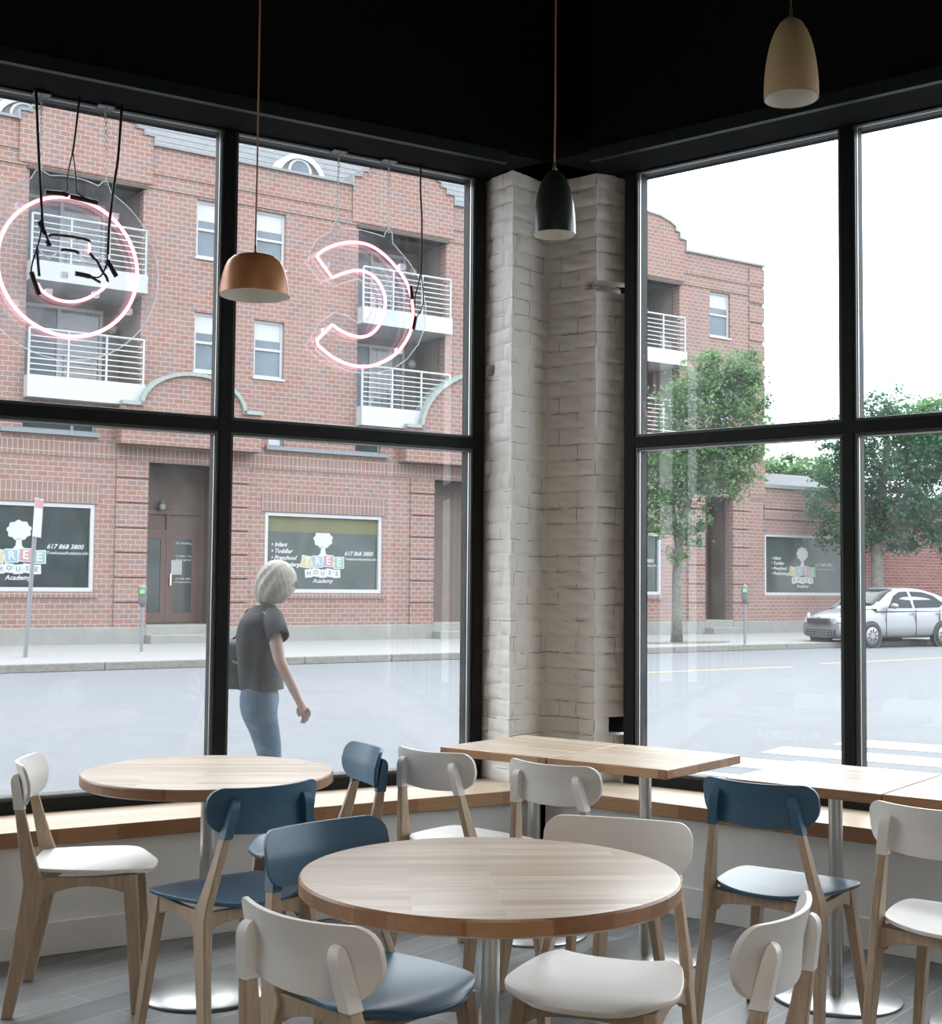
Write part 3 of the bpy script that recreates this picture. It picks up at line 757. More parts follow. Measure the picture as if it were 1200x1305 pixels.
def cable(root, pts, r_, y=SY-.012, mat='rubber_black', s_=None): 
    MB().tube(smooth_path(pts, n=4), r_, 8).build('power_cable', mat, root, smooth='all')
top_ = LP(270+868/3.261, 150+190/3.261, SY-.01); top_.z = 3.42
cable(nc, [top_]+cr(s_, ox, oy, [(866,300),(872,420),(870,560),(868,640)], SY-.01), .0045)
cable(nc, cr(s_, ox, oy, [(868,640),(858,690),(845,740),(842,790)], SY-.01), .0028)
cable(nc, cr(s_, ox, oy, [(868,640),(876,700),(876,780),(850,830),(842,850)], SY-.01), .0028)
for q in ([(825,700),(833,755)], [(845,828),(835,880)]):
    MB().tube(cr(s_, ox, oy, q, SY-.002), .0105, 12).build('electrode_boot', 'rubber_brown', nc, smooth=True)
MB().tube(smooth_path(cr(s_, ox, oy, [(833,755),(838,775),(834,790),(840,800),(838,815),(845,828)], SY-.002), n=3), .0042, 8).build('electrode_lead', 'rubber_brown', nc, smooth='all')
# letter G seen from inside
ng = empty('neon_sign.001'); ng.matrix_world = ML; tag(ng, 'pink neon letter G in a ring, hung mirrored at upper left', 'neon sign', 'neon letters in the window')
s_, ox, oy = 6.0, 0, 200
c0 = LP(88, 340); rad = .285
ring = [c0+Vector((rad*math.cos(t), 0, rad*1.015*math.sin(t))) for t in [PI/2+.02-2*PI*k/96*1.0 for k in range(97)]]
MB().tube(ring[:-1], .0074, 10, closed=True).build('neon_tube', 'neon_pink', ng, smooth='all')
MB().tube(smooth_path(cr(s_, ox, oy, [(285,965),(320,1020),(380,1065),(450,1095),(540,1107),(620,1097),(690,1070),(750,1035),(790,1005),(822,960)])), .0066, 10).build('neon_tube', 'neon_pink', ng, smooth='all')
MB().tube(smooth_path(cr(s_, ox, oy, [(300,912),(290,800),(283,680)])), .0060, 8).build('blocked_tube', 'rubber_brown', ng, smooth='all')
MB().tube(smooth_path(cr(s_, ox, oy, [(372,605),(400,592),(460,598),(530,606),(600,618),(660,630),(684,645),(686,665)]), n=4), .0060, 8).build('blocked_tube', 'rubber_brown', ng, smooth='all')
MB().tube(cr(s_, ox, oy, [(684,655),(682,735)]), .0062, 8).build('neon_tube', 'neon_pink', ng, smooth='all')
MB().tube(smooth_path(cr(s_, ox, oy, [(686,732),(715,770),(745,800),(780,870),(815,920),(824,962)]), n=4), .0060, 8).build('blocked_tube', 'rubber_brown', ng, smooth='all')
MB().tube(smooth_path(cr(s_, ox, oy, [(466,713),(490,708),(540,714),(585,724),(602,742)]), n=4), .0060, 8).build('blocked_tube', 'rubber_brown', ng, smooth='all')
MB().tube(smooth_path(cr(s_, ox, oy, [(310,700),(320,735),(360,762),(410,755),(440,725),(466,713)]), n=4), .0040, 8).build('clear_tube', 'acrylic_edge', ng, smooth='all')
MB().tube(smooth_path(cr(s_, ox, oy, [(602,742),(625,780),(690,805),(740,795),(775,760),(800,765)]), n=4), .0040, 8).build('clear_tube', 'acrylic_edge', ng, smooth='all')
pr = .385
ol = []
for k in range(120):
    t = PI/2-2*PI*k/120
    ol.append(c0+Vector((pr*math.cos(t), .024, pr*1.0*math.sin(t))))
tabs = (LP(51.5, 222, SY+.024), LP(135, 238, SY+.024))
ol2 = []
for p in ol:
    zt = p.z
    for tb in tabs:
        if abs(p.x-tb.x) < .021 and p.z > c0.z: zt = tb.z+.022-(abs(p.x-tb.x)/.021)**3*.012
    ol2.append(Vector((p.x, p.y, zt)))
ol2 = [Vector((p.x+.022*(1 if False else 0), p.y, p.z)) for p in ol2]
plate_with_edge(ng, ol2, SY+.024)
for a, b_ in ((150,370),(885,450),(120,1115),(375,1030),(735,1050),(985,1180),(555,600),(495,900)):
    p = LP(ox+a/s_, oy+b_/s_); MB().box((p.x-.014, SY-.004, p.z-.012), (p.x+.014, SY+.026, p.z+.012)).build('tube_clip', 'acrylic_edge', ng, bevel=.002)
for tb, tx, ty in ((tabs[0], 53, 112), (tabs[1], 135, 128)):
    hi = LP(tx, ty, SY+.024); hi = Vector((hi.x, SY+.024, 3.41)); lo = Vector((tb.x, SY+.024, tb.z+.01))
    mb = MB(); chain(mb, hi, lo); mb.build('hanging_chain', 'steel', ng, smooth='all')
    MB().box((hi.x-.035, SY, 3.408), (hi.x+.035, SY+.07, 3.415)).build('ceiling_plate', 'black_trim_light', ng)
def tp(px): p = LP(px, 105, SY-.01); return Vector((p.x, SY-.01, 3.42))
cable(ng, [tp(46)]+cr(s_, ox, oy, [(297,0),(305,150),(315,330),(322,440),(318,520)], SY-.012), .0062)
cable(ng, cr(s_, ox, oy, [(322,430),(330,520),(350,590),(368,640)], SY-.012), .0050)
cable(ng, cr(s_, ox, oy, [(318,520),(305,620),(275,720),(245,820),(238,880)], SY-.012), .0036)
cable(ng, [tp(102)]+cr(s_, ox, oy, [(570,-130),(552,-20)], SY-.012), .0045)
cable(ng, cr(s_, ox, oy, [(552,-20),(528,80),(515,170),(514,245),(500,262),(460,268)], SY-.012), .0030)
cable(ng, cr(s_, ox, oy, [(560,-20),(574,90),(582,190),(586,262),(620,295),(670,325)], SY-.012), .0030)
cable(ng, [tp(156)]+cr(s_, ox, oy, [(905,-20),(880,160),(858,320),(835,520),(828,660),(824,745)], SY-.012), .0062)
cable(ng, cr(s_, ox, oy, [(824,745),(812,830),(775,905),(735,922),(690,910)], SY-.012), .0036)
for q in ([(345,270),(470,280),(520,292)], [(535,302),(640,325),(745,352)], [(300,492),(330,560),(350,590)], [(240,880),(265,960),(300,1055)], [(575,890),(640,902),(690,915)], [(820,790),(855,850),(890,915)], [(362,640),(380,682)]):
    MB().tube(cr(s_, ox, oy, q, SY-.006), .0105, 12).build('electrode_boot', 'rubber_black', ng, smooth=True)
MB().tube(cr(s_, ox, oy, [(690,915),(768,960)], SY-.006), .006, 8).build('blocked_tube', 'rubber_brown', ng, smooth=True)

exec_outdoor = True
# ------------------------------------------------------------------ outdoors: facade frame
BO = Vector((-10.33, 29.41, 0)); BA = 90-56.1
MBld = Matrix.Translation(BO) @ Matrix.Rotation(R(BA), 4, 'Z')
# ground
o = MB().box((-90, 5.0, -.30), (110, 120, -.14)).build('road', 'asphalt'); tag(o, 'pale asphalt street outside the windows', 'road', kind='structure')
mb = MB().flat([(-40, -8.9), (0, -6.85), (20, -6.05), (60, -5.2), (60, 14), (-40, 14)], -.138, 0)
o = mb.build('sidewalk', 'concrete'); o.matrix_world = MBld; tag(o, 'concrete sidewalk in front of the brick building', 'sidewalk', kind='structure')
mb = MB()
cp = [(-40, -8.9), (0, -6.85), (20, -6.05), (60, -5.2)]
for (ax, ay), (bx, by) in zip(cp[:-1], cp[1:]):
    n = max(1, int((bx-ax)/1.9))
    for k in range(n):
        x0 = ax+(bx-ax)*k/n; x1 = ax+(bx-ax)*(k+1)/n-.012; y0 = ay+(by-ay)*k/n; y1 = ay+(by-ay)*(k+1)/n
        mb.flat([(x0, y0-.16), (x1, y1-.16), (x1, y1), (x0, y0)], -.14, .008)
o = mb.build('curb', 'granite', bevel=.015); o.matrix_world = MBld; tag(o, 'granite curb stones along the far sidewalk', 'curb', kind='structure')
# near sidewalk round our own corner
q0 = [ML @ Vector((-12, .56, 0)), corner_out+Vector((0, .05, 0)), MR @ Vector((12, .56, 0))]
co2 = cross(ML @ Vector((0, 2.35, 0)), dL, MR @ Vector((0, 2.35, 0)), dR)
q1 = [MR @ Vector((12, 2.35, 0)), co2, ML @ Vector((-12, 2.35, 0))]
o = MB().flat([tuple(p[:2]) for p in reversed(q0+q1)], -.139, -.05).build('sidewalk.001', 'concrete'); tag(o, 'near concrete sidewalk directly outside the cafe', 'sidewalk', kind='structure')
# road paint
y_pts = [gz(790, 859, -.14), gz(900, 854.5, -.14), gz(1010, 850, -.14)]
def stripe(name, pts, w, mat, label, cat, group=None):
    mb = MB(); a, b_ = pts[0], pts[-1]; d = (b_-a).normalized(); n_ = Vector((-d.y, d.x, 0))*w/2
    mb.flat([tuple((a-n_)[:2]), tuple((b_-n_)[:2]), tuple((b_+n_)[:2]), tuple((a+n_)[:2])], -.141, -.134)
    o = mb.build(name, mat); tag(o, label, cat, group, 'structure'); return o
stripe('road_line', [gz(740, 861, -.14), gz(1010, 850, -.14)], .16, 'line_yellow', 'faded yellow centre line, left stretch by the brick pillar', 'road marking')
stripe('road_line.001', [gz(1046, 846, -.14), gz(1260, 836, -.14)], .16, 'line_yellow', 'faded yellow centre line, right stretch in front of the silver car', 'road marking')
d12 = Vector((.83, -.557, 0)); b2 = gz(999, 952, -.14); b1 = gz(1086, 942.5, -.14); stp = b2-b1
for k, lab in ((0, 'white crosswalk bar farthest from the cafe window'), (1, 'white crosswalk bar, second from the street'), (2, 'white crosswalk bar nearest the cafe window'), (3, 'white crosswalk bar beside the near sidewalk')):
    a = b1+stp*k; n_ = Vector((-.557, -.83, 0))*.31; a2 = a+n_
    stripe('crosswalk_bar'+('' if not k else '.%03d' % k), [a2, a2+d12*(3.4)], .60, 'line_white', lab, 'road marking', 'crosswalk bars')

# ------------------------------------------------------------------ brick apartment building
bld = empty('apartment_building'); bld.matrix_world = MBld
tag(bld, 'three-storey red brick apartment building with white balconies across the street', 'building')
HB = 11.82
cols = [(-8.13, -5.46), (.35, 3.02), (8.83, 11.55), (17.45, 20.12)]
wins = [(-4.12, -3.3), (-2.55, -1.7), (4.36, 5.18), (5.92, 6.74), (12.84, 13.66), (14.4, 15.2), (21.40, 22.28)]
shops = [(-1.30, 2.04), (6.31, 9.65), (16.04, 19.38)]
ents = [(3.28, 5.20), (11.22, 15.5), (21.15, 22.35)]
holes = []
for a, c_ in cols: holes += [(a, c_, 5.52, 10.72)]
for a, c_ in wins: holes += [(a, c_, 9.31, 10.73), (a, c_, 6.53, 7.97)]
for a, c_ in shops: holes += [(a, c_, 1.20, 3.20)]
for a, c_ in ents: holes += [(a, c_, .38, 4.25)]
mz = [(.32, 2.0), (6.34, 6.78), (8.80, 9.56)]
for a, c_ in mz: holes += [(a, c_, 4.84, 5.40)]
w = wallgrid(MB(), -14, 23.75, .38, HB, holes, 0, .35)
w.build('wall', 'facade_brick', bld)
for a, c_ in cols:
    mb = MB(); mb.box((a-.02, 1.5, 5.4), (c_+.02, 1.6, 10.8)); mb.box((a-.12, .3, 5.4), (a, 1.6, 10.8)); mb.box((c_, .3, 5.4), (c_+.12, 1.6, 10.8))
    mb.build('balcony_recess', 'tan_stucco', bld)
    mb = MB(); mb.box((a, .05, 10.72), (c_, 1.5, 10.80)); mb.box((a-.05, -.10, 10.72), (c_+.05, .05, 10.80))
    mb.build('recess_soffit', 'brown_soffit', bld)
# the end wall, body and right flank
MB().box((23.45, .35, .38), (23.75, 9, HB)).build('flank_wall', 'facade_brick', bld)
MB().box((-14, 9, 0), (23.75, 9.3, HB)).build('rear_wall', 'facade_brick', bld)
MB().box((-14, .4, HB-.35), (23.75, 9, HB-.2)).build('flat_roof', 'coping_metal', bld)
# plinth
mb = MB(); segs = [(-14, 3.28), (5.20, 11.22), (15.5, 21.15), (22.35, 23.75)]
for a, c_ in segs: mb.box((a, -.07, -.02), (c_, .3, .385))
mb.build('plinth', 'plinth_concrete', bld, bevel=.02)
mb = MB()
for a, c_ in ents: mb.box((a, -.06, -.02), (c_, 2.0, .42)); mb.box((a-.02 if False else a, -.42, -.02), (c_, -.06, .20))
mb.build('entrance_steps', 'plinth_concrete', bld, bevel=.015)
# parapet coping and raised gables
rows_ = [(-6.9, .55), (1.66, .58), (10.19, .72), (18.75, .96)]
def gable(cx, hh):
    k = hh/.72; half = 1.56
    base = [(-1.56, 0), (-1.56, .24), (-1.30, .26), (-1.30, .40*1), (-1.12, .42), (-1.12, .52), (-.9, .60), (-.5, .69), (0, .72), (.5, .69), (.9, .60), (1.12, .52), (1.12, .42), (1.30, .40), (1.30, .26), (1.56, .24), (1.56, 0)]
    return [(cx+x, z*k) for x, z in base]
for cx, hh in rows_:
    g = gable(cx, hh); pts = [(cx-1.56, 10.86), (cx+1.56, 10.86)] + [(x, HB+z) for x, z in reversed(g)][0:]
    MB().prism(pts, -.06, .34).build('gable_parapet', 'facade_brick', bld)
    mb = MB()
    for (x0, z0), (x1, z1) in zip(g[:-1], g[1:]):
        d = Vector((x1-x0, 0, z1-z0)); L_ = d.length; ang_ = math.atan2(d.z, d.x)
        M_ = Matrix.Translation((x0, 0, HB+z0)) @ Matrix.Rotation(-ang_, 4, 'Y')
        mb.box((-.02, -.10, 0), (L_+.02, .38, .05), M_)
    mb.build('gable_coping', 'coping_metal', bld)
mb = MB(); ed = [-14] + [x for cx, _ in rows_ for x in (cx-1.56, cx+1.56)] + [23.80]
for a, c_ in zip(ed[::2], ed[1::2]): mb.box((a, -.07, HB), (c_, .38, HB+.06))
mb.build('coping', 'coping_metal', bld)
# brick bands
mb = MB()
for a, c_ in zip(ed[::2], ed[1::2]): mb.box((a, -.03, 11.15), (c_, .02, 11.25))
mb.box((-14, -.03, 10.80), (23.75, .0, 10.86))
mb.build('brick_band', 'facade_brick', bld)
mb = MB()
for a, c_ in ((-14, 3.28), (3.28, 5.2), (5.2, 11.22), (11.22, 15.5), (15.5, 21.15), (21.15, 23.75)): mb.box((a, -.025, 4.27), (c_, .0, 4.62))
for a, c_ in shops: mb.box((a-.1, -.02, 3.22), (c_+.1, 0, 3.66)); mb.box((a-.1, -.04, 1.06), (c_+.1, 0, 1.18))
mb.build('soldier_course', 'facade_soldier', bld)
# rusticated piers beside entrances
mb = MB()
for a, c_ in ((2.52, 3.28), (5.2, 5.85), (10.50, 11.22), (15.5, 16.0), (20.45, 21.15), (22.35, 23.1)):
    z = .39
    while z < 4.2:
        z1 = min(z+.54, 4.26); mb.box((a, -.055, z), (c_, .0, z1)); z += .58
mb.build('rusticated_pier', 'facade_brick', bld)
# corner quoins at the end of the block
mb = MB(); z = 4.4
while z < 11.6: mb.box((23.1, -.04, z), (23.79, .0, z+.50)); z += .62
mb.build('corner_quoins', 'facade_brick', bld)
# arched pediments over the two entrances
def arch_ped(c0_, half, zb_, rise):
    arc = [(c0_+half*math.cos(t), zb_+rise*math.sin(t)) for t in [PI*k/24 for k in range(25)]]
    MB().prism([(c0_-half-.5, zb_-.9), (c0_+half+.5, zb_-.9), (c0_+half+.5, zb_), ]+arc+[(c0_-half-.5, zb_)], -.42, -.0).build('entrance_pediment', 'facade_brick', bld)
    mb = MB(); path = [(c0_+half+.5, zb_)]+arc+[(c0_-half-.5, zb_)]
    for (x0, z0), (x1, z1) in zip(path[:-1], path[1:]):
        d = Vector((x1-x0, 0, z1-z0)); L_ = d.length
        if L_ < 1e-4: continue
        M_ = Matrix.Translation((x0, 0, z0)) @ Matrix.Rotation(-math.atan2(d.z, d.x), 4, 'Y')
        mb.box((-.01, -.50, -.09), (L_+.01, .03, 0), M_)
    mb.build('pediment_coping', 'coping_pale', bld)
arch_ped(4.22, 1.25, 5.52, .80); arch_ped(13.36, 2.75, 5.55, 1.75)
# roof with round dormers
mb = MB()
mb.add([(-14, .45, 11.7), (15.8, .45, 11.7), (13.8, 2.6, 14.3), (-14, 2.6, 14.3), (-14, 8.5, 14.4), (13.8, 8.5, 14.4), (15.8, 9, 11.7), (-14, 9, 11.7)], [(0, 1, 2, 3), (3, 2, 5, 4), (1, 6, 5, 2), (4, 5, 6, 7), (0, 3, 4, 7), (0, 7, 6, 1)])
mb.build('mansard_roof', 'roof_shingle', bld)
# horizontal shingle courses
mb = MB()
for k in range(1, 13):
    t = k/13; y = .45+2.15*t; z = 11.7+2.6*t; mb.box((-14, y-.012, z-.012), (15.8-2*t, y+.0, z+.004))
mb.build('shingle_course', 'roof_shingle', bld)
for u in (-8.0, .35, 7.38, 14.2 if False else 12.9):
    arc = [(u+.74*math.cos(t), 11.82+.74*math.sin(t)) for t in [PI*k/28 for k in range(29)]]; arc2 = [(u+.60*math.cos(t), 11.82+.60*math.sin(t)) for t in [PI*k/28 for k in range(28, -1, -1)]]
    if u > 12: continue
    dm = MB().prism(arc+arc2, .50, 1.6).build('dormer', 'white_trim', bld)
    MB().prism([(u+.61*math.cos(t), 11.82+.61*math.sin(t)) for t in [PI*k/28 for k in range(29)]], .58, .62).build('dormer_face', 'tan_stucco', dm)
    cz = 12.10
    MB().tube([(u+.30*math.cos(t), .57, cz+.30*math.sin(t)) for t in [2*PI*k/32 for k in range(32)]], .045, 8, closed=True).build('dormer_window_ring', 'white_trim', dm, smooth='all')
    MB().prism([(u+.29*math.cos(t), cz+.29*math.sin(t)) for t in [2*PI*k/32 for k in range(32)]], .56, .575).build('pane', 'far_glass', dm)
# upper windows
def house_window(a, c_, z0, z1):
    t = .07; mb = MB(); y0, y1 = .08, .16
    mb.box((a, y0, z0), (a+t, y1, z1)); mb.box((c_-t, y0, z0), (c_, y1, z1)); mb.box((a+t, y0, z1-t), (c_-t, y1, z1)); mb.box((a+t, y0, z0), (c_-t, y1, z0+t))
    zm = (z0+z1)/2; mb.box((a+t, y0, zm-.03), (c_-t, y1, zm+.03)); mb.box((a-.03, -.04, z0-.05), (c_+.03, .1, z0))
    f_ = mb.build('window', 'white_trim', bld)
    MB().box((a+t, .12, z0+t), (c_-t, .13, zm-.03)).build('pane', 'far_glass', f_)
    MB().box((a+t, .11, zm+.03), (c_-t, .12, z1-t)).build('pane', 'far_glass', f_)
    MB().box((a+t, .105, z1-t-.42), (c_-t, .109, z1-t)).build('blind', 'white_trim', f_)
for a, c_ in wins: house_window(a, c_, 9.31, 10.73); house_window(a, c_, 6.53, 7.97)
mb = MB()
for a, c_ in ((-.15, 2.07), (6.26, 9.75)): mb.box((a, -.12, 4.74), (c_, .1, 4.84))
mb.build('window_ledge', 'grey_trim', bld)
for a, c_ in mz:
    mb = MB(); t = .05; y0, y1 = .06, .14
    mb.box((a, y0, 4.84), (a+t, y1, 5.4)); mb.box((c_-t, y0, 4.84), (c_, y1, 5.4)); mb.box((a+t, y0, 5.35), (c_-t, y1, 5.4)); mb.box((a+t, y0, 4.84), (c_-t, y1, 4.88))
    if c_-a > 1: mb.box((a+1.12, y0, 4.88), (a+1.19, y1, 5.35))
    f_ = mb.build('window', 'grey_trim', bld); MB().box((a+t, .10, 4.88), (c_-t, .11, 5.35)).build('pane', 'dark_glass' if a != 6.34 else 'white_trim', f_)
# balconies
def balcony(a, c_, zt, zb_):
    s = MB().box((a-.0, -.30, zb_), (c_+.04, 1.5, zt)).build('balcony', 'white_trim', bld)
    r_ = MB(); y = -.24; h = 1.05
    r_.tube([(a+.03, y, zt+h), (c_, y, zt+h)], .028, 6); r_.tube([(c_, y, zt+h), (c_, .1, zt+h)], .028, 6)
    for k in range(4):
        x = a+.03+(c_-a-.03)*k/3; r_.box((x-.022, y-.022, zt), (x+.022, y+.022, zt+h))
    for k in range(7): z = zt+.12+k*.127; r_.box((a+.03, y-.012, z-.013), (c_, y+.012, z+.013)); r_.box((c_-.012, y, z-.013), (c_+.012, .1, z+.013))
    r_.build('railing', 'white_trim', s)
    d = MB(); x0, x1, z0, z1, t = a+.10, c_-.45, zt, zt+1.95, .08; yy = 1.38
    xm = (x0+x1)/2
    for q in (x0, xm-t/2, x1-t): d.box((q, yy, z0), (q+t, yy+.1, z1))
    d.box((x0+t, yy, z1-t), (xm-t/2, yy+.1, z1)); d.box((xm+t/2, yy, z1-t), (x1-t, yy+.1, z1)); d.box((x0+t, yy, z0), (xm-t/2, yy+.1, z0+t)); d.box((xm+t/2, yy, z0), (x1-t, yy+.1, z0+t))
    d.build('sliding_door', 'white_trim', s)
    MB().box((x0+t, yy+.04, z0+t), (xm-t/2, yy+.05, z1-t)).build('pane', 'far_glass', s)
    cu = MB(); n = 10
    for k in range(n): xx = xm+t/2+(x1-t-xm-t/2)*k/n; cu.box((xx, yy+.05+.02*(k % 2), z0+t), (xx+(x1-t-xm-t/2)/n*.9, yy+.06+.02*(k % 2), z1-t))
    cu.build('curtain', 'curtain', s)
    MB().box((xm+t/2, yy+.03, z0+t), (x1-t, yy+.035, z1-t)).build('pane', 'window_glass', s)
    MB().ball((c_-.2, 1.40, zt+1.55), .13, 12, 8).build('globe_light', 'white_trim', s, smooth='all')
for a, c_ in cols: balcony(a, c_, 8.62, 8.18); balcony(a, c_, 6.03, 5.53)
# shop windows with the nursery signs
def tree_sign(par, cx, y, k=1.0, left_list=True):
    crown = []
    for i in range(60):
        t = 2*PI*i/60; r_ = .235*(.90+.17*abs(math.sin(4.5*t+.4))); crown.append((cx+r_*1.12*math.cos(t), 2.56+r_*.92*math.sin(t)))
    MB().prism(crown, y-.004, y).build('tree_emblem', 'sign_white', par)
    MB().prism([(cx-.15, 2.12), (cx-.07, 2.22), (cx-.055, 2.38), (cx+.055, 2.38), (cx+.07, 2.22), (cx+.15, 2.12)], y-.004, y).build('tree_emblem', 'sign_white', par)
    for i, (ch, m_, dz, ro) in enumerate((('T', 'sign_yellow', .0, 8), ('R', 'sign_blue', .01, -1), ('E', 'sign_red', .03, 3), ('E', 'sign_green', -.01, -2))):
        bx = cx-.46+i*.305; M_ = Matrix.Translation((bx, 0, 1.98+dz)) @ Matrix.Rotation(R(ro), 4, 'Y')
        MB().box((-.155, y-.006, -.155), (.155, y-.002, .155), M_).build('letter_block', 'sign_white', par)
        MB().box((-.13, y-.010, -.13), (.13, y-.006, .13), M_).build('letter_block', m_, par)
        text('lettering', ch, .27, 'sign_white', par, (bx, y-.014, 1.975+dz), rot=(PI/2, 0, 0), bold=.008)
    for i, ch in enumerate('HOUSE'):
        bx = cx-.40+i*.20; dz = (-.01, .015, -.01, .012, -.012)[i]; M_ = Matrix.Translation((bx, 0, 1.70+dz)) @ Matrix.Rotation(R((-5, 6, -4, 7, -3)[i]), 4, 'Y')
        MB().box((-.105, y-.006, -.105), (.105, y-.002, .105), M_).build('letter_block', 'sign_white', par)
        text('lettering', ch, .15, 'grey_trim', par, (bx, y-.010, 1.70+dz), bold=.002)
    text('lettering', 'Academy', .15, 'sign_white', par, (cx, y-.006, 1.50), shear=.2, bold=.003)
    text('lettering', '617 868 3800', .15, 'sign_white', par, (cx+1.03, y-.006, 2.21), shear=.3, bold=.003)
    text('lettering', 'www.TreehouseAcademy.info', .098, 'sign_white', par, (cx+.97, y-.006, 2.07), shear=.3, bold=.001)
    if left_list:
        for i, t_ in enumerate(('\u2022 Infant', '\u2022 Toddler', '\u2022 Preschool', '\u2022 PreKindergarten')):
            text('lettering', t_, .15, 'sign_white', par, (cx-1.46, y-.006, 2.40-i*.165), align='LEFT', shear=.3, bold=.004)
def shop_window(par, a, c_, z0, z1, glass, cx, frame='white_trim', y=0):
    t = .09; mb = MB(); y0, y1 = y+.02, y+.16
    mb.box((a, y0, z0), (a+t, y1, z1)); mb.box((c_-t, y0, z0), (c_, y1, z1)); mb.box((a+t, y0, z1-t), (c_-t, y1, z1)); mb.box((a+t, y0, z0), (c_-t, y1, z0+t))
    f_ = mb.build('shop_window', frame, par)
    MB().box((a+t, y+.10, z0+t), (c_-t, y+.12, z1-t)).build('pane', glass, f_)
    tree_sign(f_, cx, y+.10); return f_
f1 = shop_window(bld, -1.30, 2.04, 1.20, 3.20, 'dark_glass', .37)
f2 = shop_window(bld, 6.31, 9.65, 1.20, 3.20, 'teal_glass', 7.98)
MB().box((6.40, .095, 2.72), (9.56, .099, 3.11)).build('painted_reflection', 'plain_olive' if 'plain_olive' in MATS else plain('plain_olive', (.10, .098, .045), .7), f2)  # olive panel painted in for a reflection across the upper glass
f3 = shop_window(bld, 16.04, 19.38, 1.20, 3.05, 'teal_glass', 17.70)
# entrances
def entrance(a, c_, door, depth=1.2):
    m_ = MB(); m_.box((a-.1, depth, .4), (c_+.1, depth+.1, 4.4)); m_.box((a-.1, .3, .4), (a, depth, 4.4)); m_.box((c_, .3, .4), (c_+.1, depth, 4.4))
    e = m_.build('entrance', 'entry_wall', bld)
    MB().box((a, .02, 4.25), (c_, depth, 4.33)).build('entrance_soffit', 'brown_soffit', e)
    if not door: return e
    y = depth-.06; x0, xm, x1 = a+.05, a+.92, c_-.10; d = MB(); t = .10; z0, z1 = .44, 2.64
    for q0_, q1_ in ((x0, x0+t), (xm, xm+t*.8), (x1-t, x1)): d.box((q0_, y, z0), (q1_, y+.08, z1))
    d.box((x0, y, z1), (x1, y+.08, z1+.08)); d.box((x0, y, 3.10), (x1, y+.08, 3.2)); d.box((xm, y, z1+.08), (xm+.08, y+.08, 3.1))
    d.build('door_frame', 'brown_door', e)
    l = MB()
    for q0_, q1_ in ((x0+t, xm), (xm+.08, x1-t)):
        l.box((q0_, y+.01, z0), (q0_+.13, y+.06, z1)); l.box((q1_-.13, y+.01, z0), (q1_, y+.06, z1)); l.box((q0_+.13, y+.01, z1-.14), (q1_-.13, y+.06, z1)); l.box((q0_+.13, y+.01, z0), (q1_-.13, y+.06, z0+.25))
    l.build('door', 'brown_door', e)
    p = MB()
    for q0_, q1_ in ((x0+t, xm), (xm+.08, x1-t)): p.box((q0_+.13, y+.03, z0+.25), (q1_-.13, y+.04, z1-.14))
    p.build('pane', 'teal_glass', e)
    cx = (xm+.08+x1-t)/2
    MB().box((cx-.30, y-.003, 1.62), (cx-.02, y+.0, 1.98)).build('notice', 'sign_white', e)
    for s_, z, t_ in ((.075, 2.40, 'No Soliciting'), (.075, 2.08, 'Infant \u2022 Toddler \u2022 Preschool'), (.075, 1.99, 'Kindergarten'), (.07, 1.52, '617 868 3800'), (.05, 1.44, 'www.TreehouseAcademy.info')):
        text('lettering', t_, s_, 'sign_white', e, (cx+.02, y+.022, z), bold=.002)
    MB().box((xm+.10, y-.05, 1.35), (xm+.14, y-.02, 1.65)).build('door_handle', 'aluminium', e)
    MB().lathe([(.0, .16), (.07, .14), (.07, .02), (.10, 0)], 16, c=(a+.75, y-.12, 3.28)).build('spot_light', 'meter_grey', e, smooth=True)
    MB().ball((a+.75, y-.12, 3.28), .085, 12, 8).build('spot_bulb', 'white_trim', e, smooth='all')
    return e
entrance(3.28, 5.20, True); entrance(11.22, 15.5, False, .8); entrance(21.15, 22.35, False, 1.1)

# ------------------------------------------------------------------ low brick building to the right
low = empty('low_brick_building'); low.matrix_world = MBld; tag(low, 'single-storey brick shop with dark sign window right of the street tree', 'building')
w = wallgrid(MB(), 23.80, 28.5, .38, 4.72, [(23.86, 27.85, 1.20, 3.18)], .06, .4); w.build('wall', 'facade_brick', low)
MB().box((28.3, .4, 0), (28.5, 8, 4.72)).build('flank_wall', 'facade_brick', low)
MB().box((23.80, 0, -.02), (28.5, .36, .38)).build('plinth', 'plinth_concrete', low, bevel=.02)
MB().box((23.80, -.02, 4.66), (28.55, .5, 4.78)).build('coping', 'coping_metal', low)
mb = MB(); mb.box((23.80, .0, 4.0), (28.5, .06, 4.12)); mb.build('brick_band', 'facade_brick', low)
MB().box((23.80, .02, 3.95), (28.5, .06, 3.66)).build('soldier_course', 'facade_soldier', low)
MB().add([(23.9, .9, 4.7), (28.4, .9, 4.7), (27.8, 1.8, 5.35), (24.5, 1.8, 5.35), (23.9, 8, 4.7), (28.4, 8, 4.7), (27.8, 7, 5.35), (24.5, 7, 5.35)], [(0, 1, 2, 3), (1, 5, 6, 2), (3, 2, 6, 7), (0, 3, 7, 4), (4, 7, 6, 5), (0, 4, 5, 1)]).build('roof', 'roof_shingle', low)
shop_window(low, 23.86, 27.85, 1.20, 3.18, 'teal_glass', 25.72, y=.06)
rb = empty('red_brick_building'); rb.matrix_world = MBld; tag(rb, 'plain red brick building partly hidden behind the silver car and tree', 'building')
MB().box((28.6, .3, -.02), (48, 7, 4.5)).build('wall', 'small_red_brick', rb)
MB().box((28.56, .2, 4.5), (48.1, 7.1, 4.62)).build('coping', 'coping_metal', rb)

